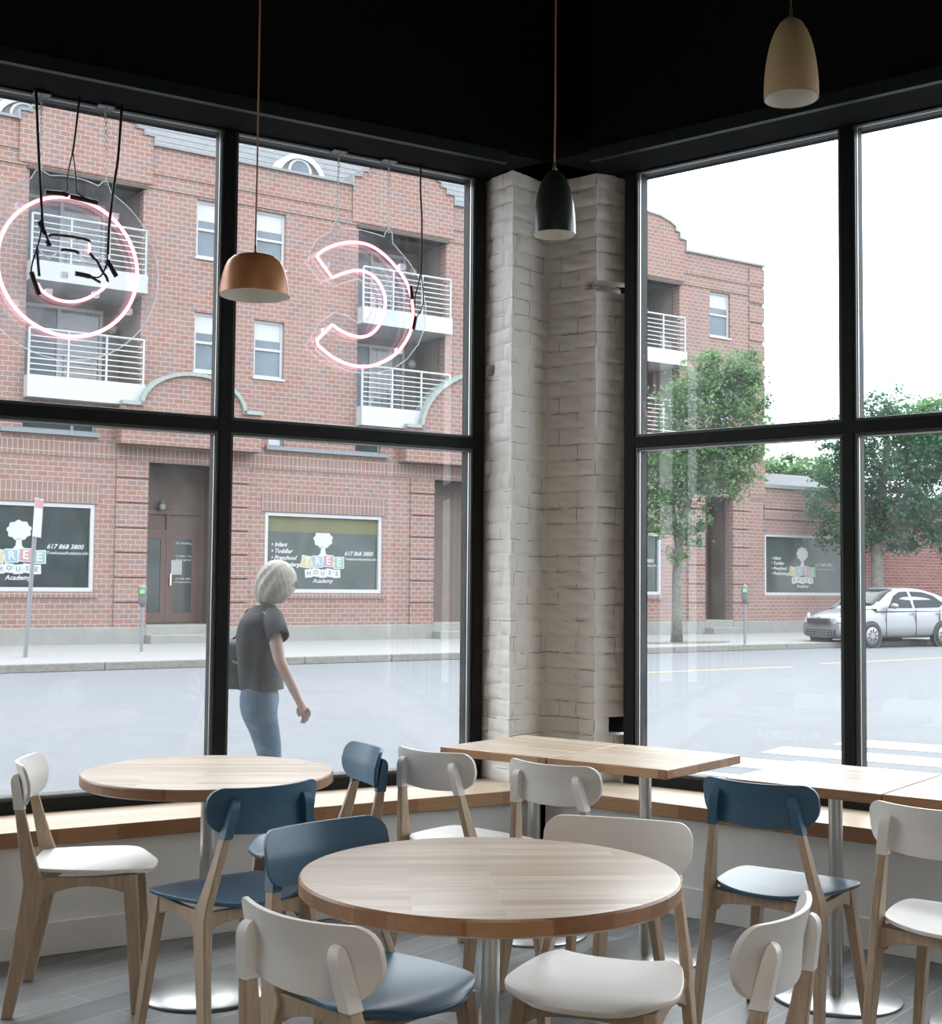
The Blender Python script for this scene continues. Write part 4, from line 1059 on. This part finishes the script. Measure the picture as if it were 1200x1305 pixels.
# ------------------------------------------------------------------ street furniture
def meter(name, x, y, z, h, label, face):
    root = empty(name, (x, y, z), face); tag(root, label, 'parking meter', 'parking meters')
    MB().lathe([(.045, 0), (.03, .02), (.028, h*.70)], 16).build('pole', 'galvanised', root, smooth=True)
    MB().lathe([(.03, h*.68), (.055, h*.70), (.075, h*.74), (.085, h*.80), (.080, h*.88), (.088, h*.90), (.088, h*.955), (.07, h*.985), (.035, h*.998), (0, h)], 20).build('meter_head', 'meter_grey', root, smooth=True)
    MB().box((-.05, -.093, h*.875), (.05, -.080, h*.935)).build('display', 'meter_green', root)
    MB().lathe([(.07, h*.957), (.075, h*.965), (.055, h*.992), (0, h*1.004)], 20).build('dome_window', 'white_trim', root, smooth=True)
    return root
p = gz(180, 832, 0); meter('parking_meter', p.x, p.y, 0, 1.36, 'grey parking meter with green display before the brick entrance at left', .15)
p = gz(949, 822, 0); meter('parking_meter.001', p.x, p.y, 0, 1.50, 'grey parking meter with green display left of the silver car', -.2)
p0_ = gz(32, 838, 0); p1_ = at(48, 634, p0_.y+.1)
sp = empty('parking_sign_post', p0_); tag(sp, 'leaning grey street sign post on the far sidewalk at left edge', 'sign post')
dv = p1_-p0_
MB().tube([(0, 0, 0), dv*.5, dv], .042, 8).build('pole', 'galvanised', sp, smooth=True)
M_ = Matrix.Translation(dv*.90) @ Matrix.Rotation(R(72), 4, 'Z') @ Matrix.Rotation(R(4), 4, 'Y')
MB().box((-.13, -.045, -.45), (.13, -.035, .28), M_).build('sign_panel', 'sign_white', sp, bevel=.004)
MB().box((-.13, -.047, .10), (.13, -.045, .26), M_).build('sign_band', 'sign_red', sp)

# ------------------------------------------------------------------ silver car (local: nose toward -x, near side -y)
car = empty('car'); tag(car, 'silver compact sedan parked at the far curb', 'car')
K = 1.08
def sec(x, w, zb_, zs_, zt): return [(x, -w*.90, zb_), (x, -w, zb_+.12), (x, -w*1.0, (zb_+zs_)*.5), (x, -w*.97, zs_), (x, -w*.80, zt), (x, -w*.35, zt+.012), (x, w*.35, zt+.012), (x, w*.80, zt), (x, w*.97, zs_), (x, w, (zb_+zs_)*.5), (x, w, zb_+.12), (x, w*.90, zb_)]
st = [(0, .58, .30, .50, .58), (.06, .68, .22, .60, .68), (.25, .78, .20, .68, .78), (.6, .84, .20, .76, .88), (1.15, .85, .20, .84, .98), (1.6, .85, .20, .86, .98), (2.6, .85, .20, .88, .99), (3.4, .85, .20, .90, 1.02), (3.9, .84, .22, .93, 1.06), (4.25, .78, .26, .92, 1.05), (4.42, .66, .34, .80, .92)]
vs = []; fs = []
for s in st: vs += [Vector(p) for p in sec(*s)]
n = 12
for i in range(len(st)-1):
    for k in range(n): fs.append((i*n+k, (i+1)*n+k, (i+1)*n+(k+1) % n, i*n+(k+1) % n))
fs += [tuple(range(n)), tuple(range(len(st)*n-1, (len(st)-1)*n-1, -1))]
body = MB().add(vs, fs).build('body', 'car_silver', car, smooth='all')
sub = body.modifiers.new('sub', 'SUBSURF'); sub.levels = 2; sub.render_levels = 2
# greenhouse
def roofz(x): 
    pts = [(1.12, .96), (1.45, 1.18), (1.8, 1.39), (2.15, 1.485), (2.6, 1.50), (3.05, 1.47), (3.5, 1.35), (3.85, 1.17), (4.1, 1.04)]
    for (a, z0), (b_, z1) in zip(pts[:-1], pts[1:]):
        if a <= x <= b_: return z0+(z1-z0)*(x-a)/(b_-a)
    return .96 if x < 1.12 else 1.04
xs = [1.12, 1.28, 1.45, 1.62, 1.8, 1.97, 2.15, 2.4, 2.6, 2.85, 3.05, 3.3, 3.5, 3.7, 3.85, 4.0, 4.1]
vs = []; fs = []; n = 8
for x in xs:
    zr = roofz(x); wb = .80; t = max(.02, (zr-.94)/.56); wr = .80-.22*t
    vs += [Vector(q) for q in ((x, -wb, .90), (x, -wb+(wb-wr)*.5, .90+(zr-.90)*.55), (x, -wr, zr-.05*t), (x, -wr*.6, zr), (x, wr*.6, zr), (x, wr, zr-.05*t), (x, wb-(wb-wr)*.5, .90+(zr-.90)*.55), (x, wb, .90))]
for i in range(len(xs)-1):
    for k in range(n-1): fs.append((i*n+k, (i+1)*n+k, (i+1)*n+k+1, i*n+k+1))
MB().add(vs, fs).build('roof', 'car_silver', car, smooth='all')
def side_glass(poly, side, name='side_window'):
    vs = []
    for x, z in poly:
        zr = roofz(x); t_ = max(.02, (zr-.94)/.56); wr = .80-.22*t_; k = (z-.90)/max(.05, zr-.05*t_-.90); y = .80-(.80-wr)*(k/.55*.5 if k < .55 else .5+(k-.55)/.45*.5)
        vs.append(Vector((x, side*(y+.016), z)))
    vs2 = [v-Vector((0, side*.006, 0)) for v in vs]; n_ = len(vs)
    return MB().add(vs+vs2, [tuple(range(n_)), tuple(range(2*n_-1, n_-1, -1))]+[(i, (i+1) % n_, (i+1) % n_+n_, i+n_) for i in range(n_)]).build(name, 'car_glass', car)
for sd in (-1, 1):
    side_glass([(1.55, .985), (2.42, .985), (2.40, 1.40), (2.10, 1.385), (1.85, 1.28)], sd)
    side_glass([(2.52, .985), (3.42, 1.0), (3.62, 1.10), (3.30, 1.30), (2.95, 1.385), (2.50, 1.40)], sd)
# windscreen and rear window
def strip_glass(x0, x1, name):
    vs = []; nn = 8; ws = []
    for i in range(nn+1):
        x = x0+(x1-x0)*i/nn; zr = roofz(x); t_ = max(.02, (zr-.94)/.56); wr = .80-.22*t_
        vs += [Vector((x, -wr*.88, zr-.012)), Vector((x, -wr*.5, zr+.012)), Vector((x, wr*.5, zr+.012)), Vector((x, wr*.88, zr-.012))]
    fs = [(i*4+k, i*4+k+1, (i+1)*4+k+1, (i+1)*4+k) for i in range(nn) for k in range(3)]
    o = MB().add(vs, fs).build(name, 'car_glass', car, smooth='all'); so = o.modifiers.new('solid', 'SOLIDIFY'); so.thickness = .006
strip_glass(1.22, 1.98, 'windscreen'); strip_glass(3.35, 3.98, 'rear_window')
for x in (.86, 3.46):
    for sd in (-1, 1):
        Mw_ = Matrix.Translation((x, sd*.80, .305)) @ Matrix.Rotation(PI/2, 4, 'X')
        MB().lathe([(.36, -.07), (.36, .07)], 28, M=Mw_ @ Matrix.Translation((0, 0, 0))).build('wheel_arch', 'car_black', car, smooth=True)
        wl = MB().lathe([(.2, -.085), (.28, -.095), (.305, -.07), (.305, .07), (.28, .095), (.2, .085)], 28, M=Mw_).build('wheel', 'tyre', car, smooth=True)
        MB().lathe([(0, .100*-sd*-1), (.19, .096*sd), (.205, .086*sd)], 24, M=Mw_).build('hubcap', 'hubcap', wl, smooth=True) if False else None
        hb = MB(); yo = -sd
        hb.lathe([(0, -.1), (.05, -.104), (.19, -.098), (.21, -.088), (.21, -.06), (0, -.06)] if sd > 0 else [(0, .06), (.21, .06), (.21, .088), (.19, .098), (.05, .104), (0, .1)], 24, M=Mw_)
        hb.build('hubcap', 'hubcap', wl, smooth=True)
        sl = MB()
        for k in range(9):
            t = 2*PI*k/9; M2 = Matrix.Translation((x, sd*.907, .305)) @ Matrix.Rotation(t, 4, 'Y'); sl.box((.08, -.003, -.016), (.17, .003, .016), M2)
        sl.build('wheel_slots', 'car_black', wl)
    
MB().prism([(.30, 0), (.31, 0), (.31, .01), (.30, .01)], 0, .01) if False else None
MB().box((-.005, -.36, .60), (.07, .36, .74), Matrix.Rotation(R(-8), 4, 'Y') @ Matrix.Translation((.0, 0, -.02))).build('grille', 'car_black', car, bevel=.01)
MB().box((-.02, -.50, .30), (.06, .50, .44)).build('lower_grille', 'car_black', car, bevel=.01)
lg = MB()
for z in (.335, .395): lg.box((-.026, -.49, z), (-.018, .49, z+.012))
for k in range(9): y = -.44+k*.11; lg.box((-.026, y, .30), (-.018, y+.012, .44))
lg.build('grille_bars', 'hubcap', car)
MB().tube([(-.03, .085*math.cos(t), .665+.085*math.sin(t)) for t in [2*PI*k/20 for k in range(20)]], .014, 6, closed=True).build('round_emblem', 'hubcap', car, smooth='all')
MB().box((-.035, -.085, .655), (-.022, .085, .675)).build('round_emblem', 'hubcap', car)
for sd in (-1, 1):
    o = MB().add([(.03, sd*.40, .58), (.05, sd*.60, .62), (.36, sd*.80, .74), (.42, sd*.78, .84), (.16, sd*.58, .80), (.05, sd*.42, .74)], [(0, 1, 2, 3, 4, 5)]).build('headlight', 'headlight', car)
    so = o.modifiers.new('solid', 'SOLIDIFY'); so.thickness = .04; so.offset = 0
    MB().ball((1.60, sd*.93, 1.03), (.08, .11, .07), 12, 8).build('side_mirror', 'car_silver', car, smooth='all')
    for x in (2.30, 3.28): MB().box((x, sd*.850, .835), (x+.17, sd*.880, .865)).build('door_handle', 'car_silver', car, bevel=.008)
    dl = MB()
    for x in (1.40, 2.47, 3.35): dl.box((x, sd*.835, .30), (x+.008, sd*.858, .93))
    dl.build('door_seam', 'car_black', car)
wp = gz(1110, 826, -.14)
dirv = Vector((math.cos(R(BA)), math.sin(R(BA)), 0)); perp = Vector((-dirv.y, dirv.x, 0))
car.rotation_euler = (0, 0, R(BA-3)); car.scale = (K, K, K)
cr_ = Matrix.Rotation(R(BA-3), 3, 'Z') @ Vector((.86*K, -.85*K, 0))
car.location = (wp.x-cr_.x, wp.y-cr_.y, -.14)

# ------------------------------------------------------------------ trees
def tree(name, base, trunk, blobs, nleaf, mat, label, cat='tree', leaf=.13, seed=1, droop=.25):
    rnd = random.Random(seed); root = empty(name, base); tag(root, label, cat, 'street trees')
    tb = MB()
    for pts, rs in trunk: tb.tube(pts, rs, 10)
    tb.build('trunk', 'bark', root, smooth='all')
    mb = MB(); tot = sum(b_[3]*b_[4]*b_[5] for b_ in blobs)
    subs = []
    for cx, cy, cz, rx, ry, rz in blobs:
        for _ in range(max(3, int(nleaf/36*(rx*ry*rz)/tot))):
            v_ = Vector((rnd.gauss(0, 1), rnd.gauss(0, 1), rnd.gauss(0, 1))).normalized()*rnd.random()**.38
            subs.append((Vector((cx+v_.x*rx, cy+v_.y*ry, cz+v_.z*rz)), rnd.uniform(.22, .42)*min(rx, 1.4)**.4))
    for c_, r_ in subs:
        for _ in range(36):
            v_ = Vector((rnd.gauss(0, .5), rnd.gauss(0, .5), rnd.gauss(0, .36)))*r_; p = c_+v_
            a = rnd.uniform(0, 2*PI); ti = rnd.uniform(-.9, .5)
            d = Vector((math.cos(a)*math.cos(ti), math.sin(a)*math.cos(ti), math.sin(ti)-droop)).normalized()
            w_ = d.cross(Vector((rnd.uniform(-.5, .5), rnd.uniform(-.5, .5), 1))).normalized()
            L_ = leaf*rnd.uniform(.7, 1.3); W_ = L_*.30; up = d.cross(w_)*W_*.35
            mb.add([p, p+d*L_*.5+w_*W_+up, p+d*L_, p+d*L_*.5-w_*W_+up, p+d*L_*.5], [(0, 1, 4), (1, 2, 4), (2, 3, 4), (3, 0, 4)]) if False else mb.add([p, p+d*L_*.5+w_*W_+up, p+d*L_, p+d*L_*.5-w_*W_+up], [(0, 1, 2), (0, 2, 3)])
    me = bpy.data.meshes.new('foliage'); me.from_pydata(mb.v, [], mb.f); me.materials.append(MATS[mat]); o = bpy.data.objects.new('foliage', me); COL.objects.link(o); o.parent = root
    return root
tb_ = gz(862, 819, 0)
def rel(px, py, D, base): p = at(px, py, D); return p-base
D_ = tb_.y
tA = [([rel(862, 820, D_, tb_), rel(862, 780, D_, tb_), rel(862, 735, D_, tb_), rel(866, 690, D_, tb_), rel(876, 640, D_, tb_), rel(896, 580, D_+.3, tb_), rel(915, 520, D_+.2, tb_), rel(925, 470, D_, tb_)], [.17, .13, .125, .12, .10, .08, .06, .03]),
      ([rel(864, 700, D_, tb_), rel(856, 640, D_+.3, tb_), rel(842, 585, D_+.6, tb_)], [.08, .06, .03]),
      ([rel(880, 630, D_, tb_), rel(930, 590, D_-.3, tb_), rel(965, 560, D_-.3, tb_)], [.06, .04, .02])]
def B(px, py, w, h, base, D): 
    p = rel(px, py, D, base); k = D/FPX; return (p.x, p.y, p.z, w*k, (w*.8)*k, h*k)
tree('street_tree', tb_, tA, [B(915, 475, 48, 36, tb_, D_), B(885, 515, 50, 40, tb_, D_), B(938, 535, 44, 55, tb_, D_), B(858, 600, 44, 45, tb_, D_), B(905, 590, 55, 45, tb_, D_), B(940, 615, 30, 26, tb_, D_), B(842, 650, 42, 36, tb_, D_), B(835, 610, 34, 40, tb_, D_), B(955, 500, 28, 40, tb_, D_), B(880, 680, 22, 24, tb_, D_), B(862, 705, 16, 18, tb_, D_), B(945, 470, 26, 30, tb_, D_), B(885, 660, 22, 18, tb_, D_)], 17000, 'leaf_bright', 'slender street tree growing by the curb left of the parked car', leaf=.13, seed=3)
tb2 = gz(1118, 808, 0)
tb2 = Vector((tb2.x, tb2.y, 0)); D2 = tb2.y
tB = [([rel(1116, 800, D2, tb2), rel(1117, 745, D2, tb2), rel(1117, 700, D2, tb2), rel(1120, 640, D2, tb2), rel(1130, 580, D2, tb2), rel(1128, 530, D2, tb2)], [.22, .2, .19, .15, .10, .05]),
      ([rel(1118, 690, D2, tb2), rel(1150, 640, D2, tb2), rel(1190, 590, D2, tb2)], [.10, .08, .04]), ([rel(1118, 690, D2, tb2), rel(1080, 650, D2, tb2), rel(1060, 620, D2, tb2)], [.08, .06, .03])]
tree('street_tree.001', tb2, tB, [B(1125, 530, 45, 42, tb2, D2), B(1085, 600, 50, 40, tb2, D2), B(1060, 640, 36, 30, tb2, D2), B(1075, 680, 42, 20, tb2, D2), B(1140, 610, 60, 60, tb2, D2), B(1195, 575, 50, 55, tb2, D2), B(1185, 650, 55, 45, tb2, D2), B(1120, 670, 45, 34, tb2, D2), B(1225, 700, 36, 22, tb2, D2), B(1240, 610, 50, 60, tb2, D2), B(1068, 560, 26, 26, tb2, D2), B(1155, 690, 28, 16, tb2, D2)], 26000, 'leaf_deep', 'broad dark green tree standing behind the silver car', leaf=.15, seed=5)
for i, (px, py, w_, h_, D3, lab) in enumerate(((1010, 612, 70, 34, 66, 'distant tree top showing over the low brick shop'), (1190, 555, 60, 50, 66, 'distant trees behind the broad tree at right edge'))):
    b3 = at(px, 760, D3); b3.z = 0
    tree('distant_tree'+('' if not i else '.%03d' % i), b3, [([(0, 0, 0), (0, 0, 3), (.2, 0, 6)], [.3, .25, .1])], [B(px, py, w_, h_, b3, D3)], 7000, 'leaf_bright', lab, leaf=.26, seed=11+i)
# soil around the street tree
mb = MB(); pts = [(1.7*math.cos(t)*(1+.12*math.sin(3*t)), .55*math.sin(t)) for t in [2*PI*k/28 for k in range(28)]]
mb.flat(pts, -.004, .012); o = mb.build('tree_pit', 'soil'); o.location = (tb_.x+.15, tb_.y-.05, 0); o.rotation_euler.z = R(BA); tag(o, 'low mound of soil around the slender street tree', 'tree pit')

# ------------------------------------------------------------------ pedestrian
WD = 7.67
W0 = at(335, 1085, WD); W0.z = -.05
per = empty('person', W0); tag(per, 'woman with short grey hair, black t-shirt and jeans walking past outside', 'person')
def pp(px, py, dy=0): return at(px, py, WD+dy)-W0
def skin_mesh(name, chains, mat, parent, lev=2, smooth=True):
    # chains: list of lists of (point, rx, ry); points already used are welded by key
    vs = []; es = []; rad = []; idx = {}; roots = []
    for ch in chains:
        prev = None
        for p, rx, ry in ch:
            key = (round(p[0], 4), round(p[1], 4), round(p[2], 4))
            if key not in idx:
                idx[key] = len(vs); vs.append(tuple(p)); rad.append((rx, ry))
                if prev is None: roots.append(idx[key])
            if prev is not None: es.append((prev, idx[key]))
            prev = idx[key]
    me = bpy.data.meshes.new(name); me.from_pydata(vs, es, []); me.materials.append(MATS[mat])
    o = bpy.data.objects.new(name, me); COL.objects.link(o); o.parent = parent
    sk = o.modifiers.new('skin', 'SKIN'); sk.use_smooth_shade = True
    for i, (rx, ry) in enumerate(rad): me.skin_vertices[0].data[i].radius = (rx, ry)
    for r_ in roots: me.skin_vertices[0].data[r_].use_root = True
    sb = o.modifiers.new('sub', 'SUBSURF'); sb.levels = lev; sb.render_levels = lev
    return o
pel = pp(330, 878, 0); sp1 = pp(329, 850); sp2 = pp(328, 820); sp3 = pp(331, 792); nk0 = pp(338, 774); nk1 = pp(343, 762); hd0 = pp(352, 748)
shR = pp(346, 788, -.15); elR = pp(356, 842, -.21); wrR = pp(381, 893, -.17); plR = pp(387, 904, -.16)
shL = pp(326, 788, .17); elL = pp(308, 835, .24); wrL = pp(318, 862, .10); plL = pp(321, 868, .07)
hpR = pp(328, 884, -.09); knR = pp(345, 962, -.10); anR = pp(318, 1055, -.09); toR = pp(333, 1068, -.10)
hpL = pp(328, 884, .09); knL = pp(342, 958, .10); anL = pp(362, 1050, .10); toL = pp(380, 1058, .09)
anR.z = .10; toR.z = .03; anL.z = .09; toL.z = .03
fd = (plR-wrR).normalized()
body_ch = [[(pel, .11, .09), (sp1, .10, .085), (sp2, .10, .085), (sp3, .065, .06), (nk0, .055, .055), (nk1, .047, .05), (hd0, .055, .06)],
           [(sp3, .065, .06), (shR, .038, .038), (pp(351, 815, -.19), .042, .044), (elR, .035, .036), (pp(370, 870, -.19), .031, .032), (wrR, .023, .023), (plR, .030, .024), (plR+fd*.014, .028, .020)],
           [(sp3, .065, .06), (shL, .038, .038), (elL, .036, .036), (wrL, .022, .024), (plL, .018, .032)],
           [(pel, .11, .09), (hpR, .085, .085), (knR, .055, .055), (anR, .038, .038), (toR, .03, .035)],
           [(pel, .11, .09), (hpL, .085, .085), (knL, .055, .055), (anL, .038, .038), (toL, .03, .035)]]
fd = (plR-wrR).normalized()
side_ = Vector((.84, -.25, .48)).normalized(); pn = fd.cross(side_).normalized()
for k, (off, ln) in enumerate(((-.030, .066), (-.010, .078), (.010, .074), (.029, .056))):
    b0_ = plR+side_*off*.85+fd*.002; cu_ = Vector((-.55, .25, -.80)).normalized()
    m0 = b0_+fd*ln*.45; m1 = m0+(fd*.5+cu_*.5).normalized()*ln*.35; e_ = m1+cu_*ln*.30
    body_ch.append([(b0_, .0095, .0095), (m0, .009, .009), (m1, .0085, .0085), (e_, .007, .007)])
tb0 = wrR+fd*.028-side_*.020; body_ch.append([(tb0, .011, .011), (tb0+fd*.026-side_*.020, .0100, .0100), (tb0+fd*.054-side_*.022, .008, .008)])
bo = skin_mesh('body', body_ch, 'skin', per)
# head: shaped ellipsoid with face turned right and slightly away
Mh = Matrix.Translation(pp(355, 744)) @ Matrix.Rotation(R(-62), 4, 'Z') @ Matrix.Rotation(R(-10), 4, 'X')    # local +y = face direction
hv = MB(); seg, rg = 28, 20
for i in range(rg+1):
    a = PI*i/rg
    for k in range(seg):
        t = 2*PI*k/seg; x, y, z = .072*math.sin(a)*math.cos(t), .093*math.sin(a)*math.sin(t), .112*math.cos(a)
        if y > 0 and z < 0: x *= 1-.25*(-z/.112); y *= 1-.10*(-z/.112)
        if y > .05: 
            if abs(x) < .014 and -.035 < z < .012: y += .018*(1-abs(x)/.014)*(1-abs(z+.018)/.03 if abs(z+.018) < .03 else 0)      # nose
            if abs(z-.008) < .012 and .012 < abs(x) < .04: y -= .006                                                                    # eye sockets
            if abs(z+.055) < .008 and abs(x) < .025: y += .004                                                                          # lips
        hv.v.append(Vector((x, y, z)))
for i in range(rg):
    for k in range(seg): hv.f.append((i*seg+k, (i+1)*seg+k, (i+1)*seg+(k+1) % seg, i*seg+(k+1) % seg))
hv.v = [Mh @ v_ for v_ in hv.v]
hd = hv.build('head', 'skin', per, smooth='all')
gm = MB()
for sx in (-1, 1):
    gm.tube([Mh @ Vector((sx*.032+.021*math.cos(t), .092, .008+.017*math.sin(t))) for t in [2*PI*k/14 for k in range(14)]], .0016, 5, closed=True)
    gm.tube([Mh @ Vector((sx*.052, .090, .010)), Mh @ Vector((sx*.074, .06, .012)), Mh @ Vector((sx*.076, .0, .008))], .0018, 5)
gm.build('glasses', 'car_black', hd, smooth='all')
for sx in (-1, 1): MB().ball((sx*.073, .0, -.005), (.012, .020, .030), 10, 8, M=Mh).build('ear', 'skin', hd, smooth='all')
# hair: layered bob
hr = MB(); rnd = random.Random(4); seg, rg = 72, 36
for i in range(rg+1):
    a = PI*i/rg*.80
    for k in range(seg):
        t = 2*PI*k/seg; front = math.sin(t)
        r_ = 1+.035*math.sin(t*11+i*.5)+.02*math.sin(t*23-i*.9)+.012*math.sin(t*41)
        fl = .014*max(0, a-1.3)
        x, y, z = (.098+fl)*math.sin(a)*math.cos(t)*r_, (.116+fl)*math.sin(a)*math.sin(t)*r_-.014, .128*math.cos(a)*(1+.01*math.sin(t*9))
        if a > 1.35: 
            z -= .018*(a-1.35)*(1-.5*front)
            if front > .55: y -= (a-1.35)*.13*(front-.55)*2.0; z += (a-1.35)*.09*(front-.55)*2
        hr.v.append(Vector((x, y, z+.008)))
for i in range(rg):
    for k in range(seg): hr.f.append((i*seg+k, (i+1)*seg+k, (i+1)*seg+(k+1) % seg, i*seg+(k+1) % seg))
hr.v = [Mh @ v_ for v_ in hr.v]
ho = hr.build('hair', 'hair', per, smooth='all'); so = ho.modifiers.new('solid', 'SOLIDIFY'); so.thickness = .012
# t-shirt and jeans
def ringmesh(name, rings, mat, closed_top=False):
    # rings: (centre, half-size along x, half-size in depth)
    seg = 28; mb = MB(); vs = []; fs = []
    for i, (c_, rx, ry) in enumerate(rings):
        for k in range(seg):
            t = 2*PI*k/seg; cc, ss = math.cos(t), math.sin(t); wr_ = 1+.02*math.sin(3*t+i*1.3)+.012*math.sin(7*t-i)
            vs.append(Vector(c_)+Vector((rx*math.copysign(abs(cc)**.85, cc)*wr_, ry*math.copysign(abs(ss)**.85, ss)*wr_, 0)))
    for i in range(len(rings)-1):
        for k in range(seg): fs.append((i*seg+k, i*seg+(k+1) % seg, (i+1)*seg+(k+1) % seg, (i+1)*seg+k))
    o = mb.add(vs, fs).build(name, mat, per, smooth='all'); q = o.modifiers.new('sub', 'SUBSURF'); q.levels = 1; q.render_levels = 1; return o
ts = ringmesh('t_shirt', [(pp(333, 878), .124, .152), (pp(332, 868), .126, .160), (pp(331, 850), .120, .155), (pp(329, 828), .122, .165), (pp(328, 808), .120, .185), (pp(330, 795), .114, .195), (pp(332, 787), .106, .185), (pp(334, 781), .092, .150), (pp(336, 776), .078, .115), (pp(338, 771), .062, .078)], 'tshirt')
for sh_, el_, q_ in ((shR, pp(355, 812, -.205), -1), (shL, pp(317, 812, .215), 1)):
    c0_ = sh_+Vector((0, -q_*.03, 0)); d_ = el_-c0_
    o = MB().tube([c0_+Vector((-.02, -q_*.085, .030)), c0_+Vector((-.005, -q_*.03, .012)), c0_+d_*.05, c0_+d_*.5, el_, el_+d_*.02], [.030, .055, .064, .064, .062, .054], 18, caps=False).build('sleeve', 'tshirt', per, smooth='all')
jn = skin_mesh('jeans', [[(pp(330, 858), .125, .105), (pp(326, 884), .140, .118)],
                 [(pp(326, 884), .140, .118), (pp(329, 905, -.075), .110, .108), (pp(338, 932, -.09), .088, .086), (knR, .073, .072), (pp(333, 1010, -.1), .062, .062), (Vector((anR.x, anR.y, .09)), .062, .062)],
                 [(pp(326, 884), .140, .118), (pp(330, 905, .075), .110, .108), (pp(337, 932, .09), .088, .086), (knL, .073, .072), (pp(354, 1005, .1), .062, .062), (Vector((anL.x, anL.y, .09)), .062, .062)]], 'jeans', per)
for an_, to_ in ((anR, toR), (anL, toL)):
    skin_mesh('shoe', [[(Vector((an_.x-.03, an_.y, .045)), .045, .045), (Vector((an_.x+.03, an_.y, .05)), .05, .05), (Vector((to_.x+.02, to_.y, .035)), .045, .035), (Vector((to_.x+.07, to_.y, .03)), .035, .028)]], 'shoe', per)
# shoulder bag
bg = empty('shoulder_bag', W0); tag(bg, 'black leather shoulder bag hanging at the hip of the walking woman', 'bag')
bp = pp(294, 850, .12)
vs = []; fs = []; rows_b = [(0, .055, .135), (.06, .075, .155), (.12, .070, .150), (.18, .055, .125), (.24, .035, .095), (.28, .018, .06)]
seg = 24
for z, ry, rx in rows_b:
    for k in range(seg):
        t = 2*PI*k/seg; cc, ss = math.cos(t), math.sin(t)
        vs.append(bp+Vector((rx*math.copysign(abs(cc)**.7, cc)*.62, ry*math.copysign(abs(ss)**.7, ss)*1.1, -.125+z+.01*math.sin(3*t))))
for i in range(len(rows_b)-1):
    for k in range(seg): fs.append((i*seg+k, i*seg+(k+1) % seg, (i+1)*seg+(k+1) % seg, (i+1)*seg+k))
fs += [tuple(range(seg-1, -1, -1)), tuple(range((len(rows_b)-1)*seg, len(rows_b)*seg))]
MB().add(vs, fs).build('bag_body', 'bag_leather', bg, smooth='all')
MB().tube(smooth_path([bp+Vector((-.04, 0, .13)), pp(306, 806, .19), pp(322, 780, .19), pp(322, 790, .27), bp+Vector((.05, .06, .13))], n=6), .010, 6).build('shoulder_strap', 'bag_leather', bg, smooth='all')
MB().box((-.01, -.008, -.006), (.03, .0, .006), Matrix.Translation(pp(298, 843, -.0)) @ Matrix.Rotation(R(25), 4, 'Y')).build('buckle', 'hubcap', bg)

# ------------------------------------------------------------------ light
world = bpy.data.worlds.new('sky'); sc.world = world; world.use_nodes = True; nt = world.node_tree
bgn = nt.nodes['Background']; bgn.inputs['Strength'].default_value = 8.0
tc = N(nt, 'ShaderNodeTexCoord'); sx_ = N(nt, 'ShaderNodeSeparateXYZ'); nt.links.new(tc.outputs['Generated'], sx_.inputs[0])
rp = N(nt, 'ShaderNodeValToRGB'); rp.color_ramp.elements[0].color = (.40, .425, .45, 1); rp.color_ramp.elements[1].color = (.87, .94, 1.03, 1)
nt.links.new(sx_.outputs['Z'], rp.inputs[0]); nt.links.new(rp.outputs[0], bgn.inputs['Color'])
sun = bpy.data.lights.new('sun', 'SUN'); sun.energy = 3.0; sun.angle = R(75); sun.color = (1, .98, .95)
so_ = bpy.data.objects.new('sun', sun); COL.objects.link(so_); so_.rotation_euler = (R(-48), 0, R(-8))
for i, (x, y) in enumerate(((-3.0, -2.2), (0, -2.8), (3.0, -2.2), (0.3, .3))):  # unseen lamps added as soft fill for the room
    l = bpy.data.lights.new('fill_lamp', 'AREA'); l.shape = 'DISK'; l.size = .5; l.energy = 30; l.color = (1, .93, .86)
    o = bpy.data.objects.new('fill_lamp', l); COL.objects.link(o); o.location = (x, y, 3.5)

# ------------------------------------------------------------------ output look
sc.view_settings.view_transform = 'Standard'; sc.view_settings.look = 'None'; sc.view_settings.gamma = 1; sc.view_settings.use_curve_mapping = False
sc.view_settings.exposure = -.05
cy = sc.cycles
cy.max_bounces = 8; cy.diffuse_bounces = 5; cy.glossy_bounces = 4; cy.transparent_max_bounces = 16; cy.caustics_reflective = False; cy.caustics_refractive = False
try: cy.use_denoising = True; cy.denoiser = 'OPENIMAGEDENOISE'
except Exception: pass
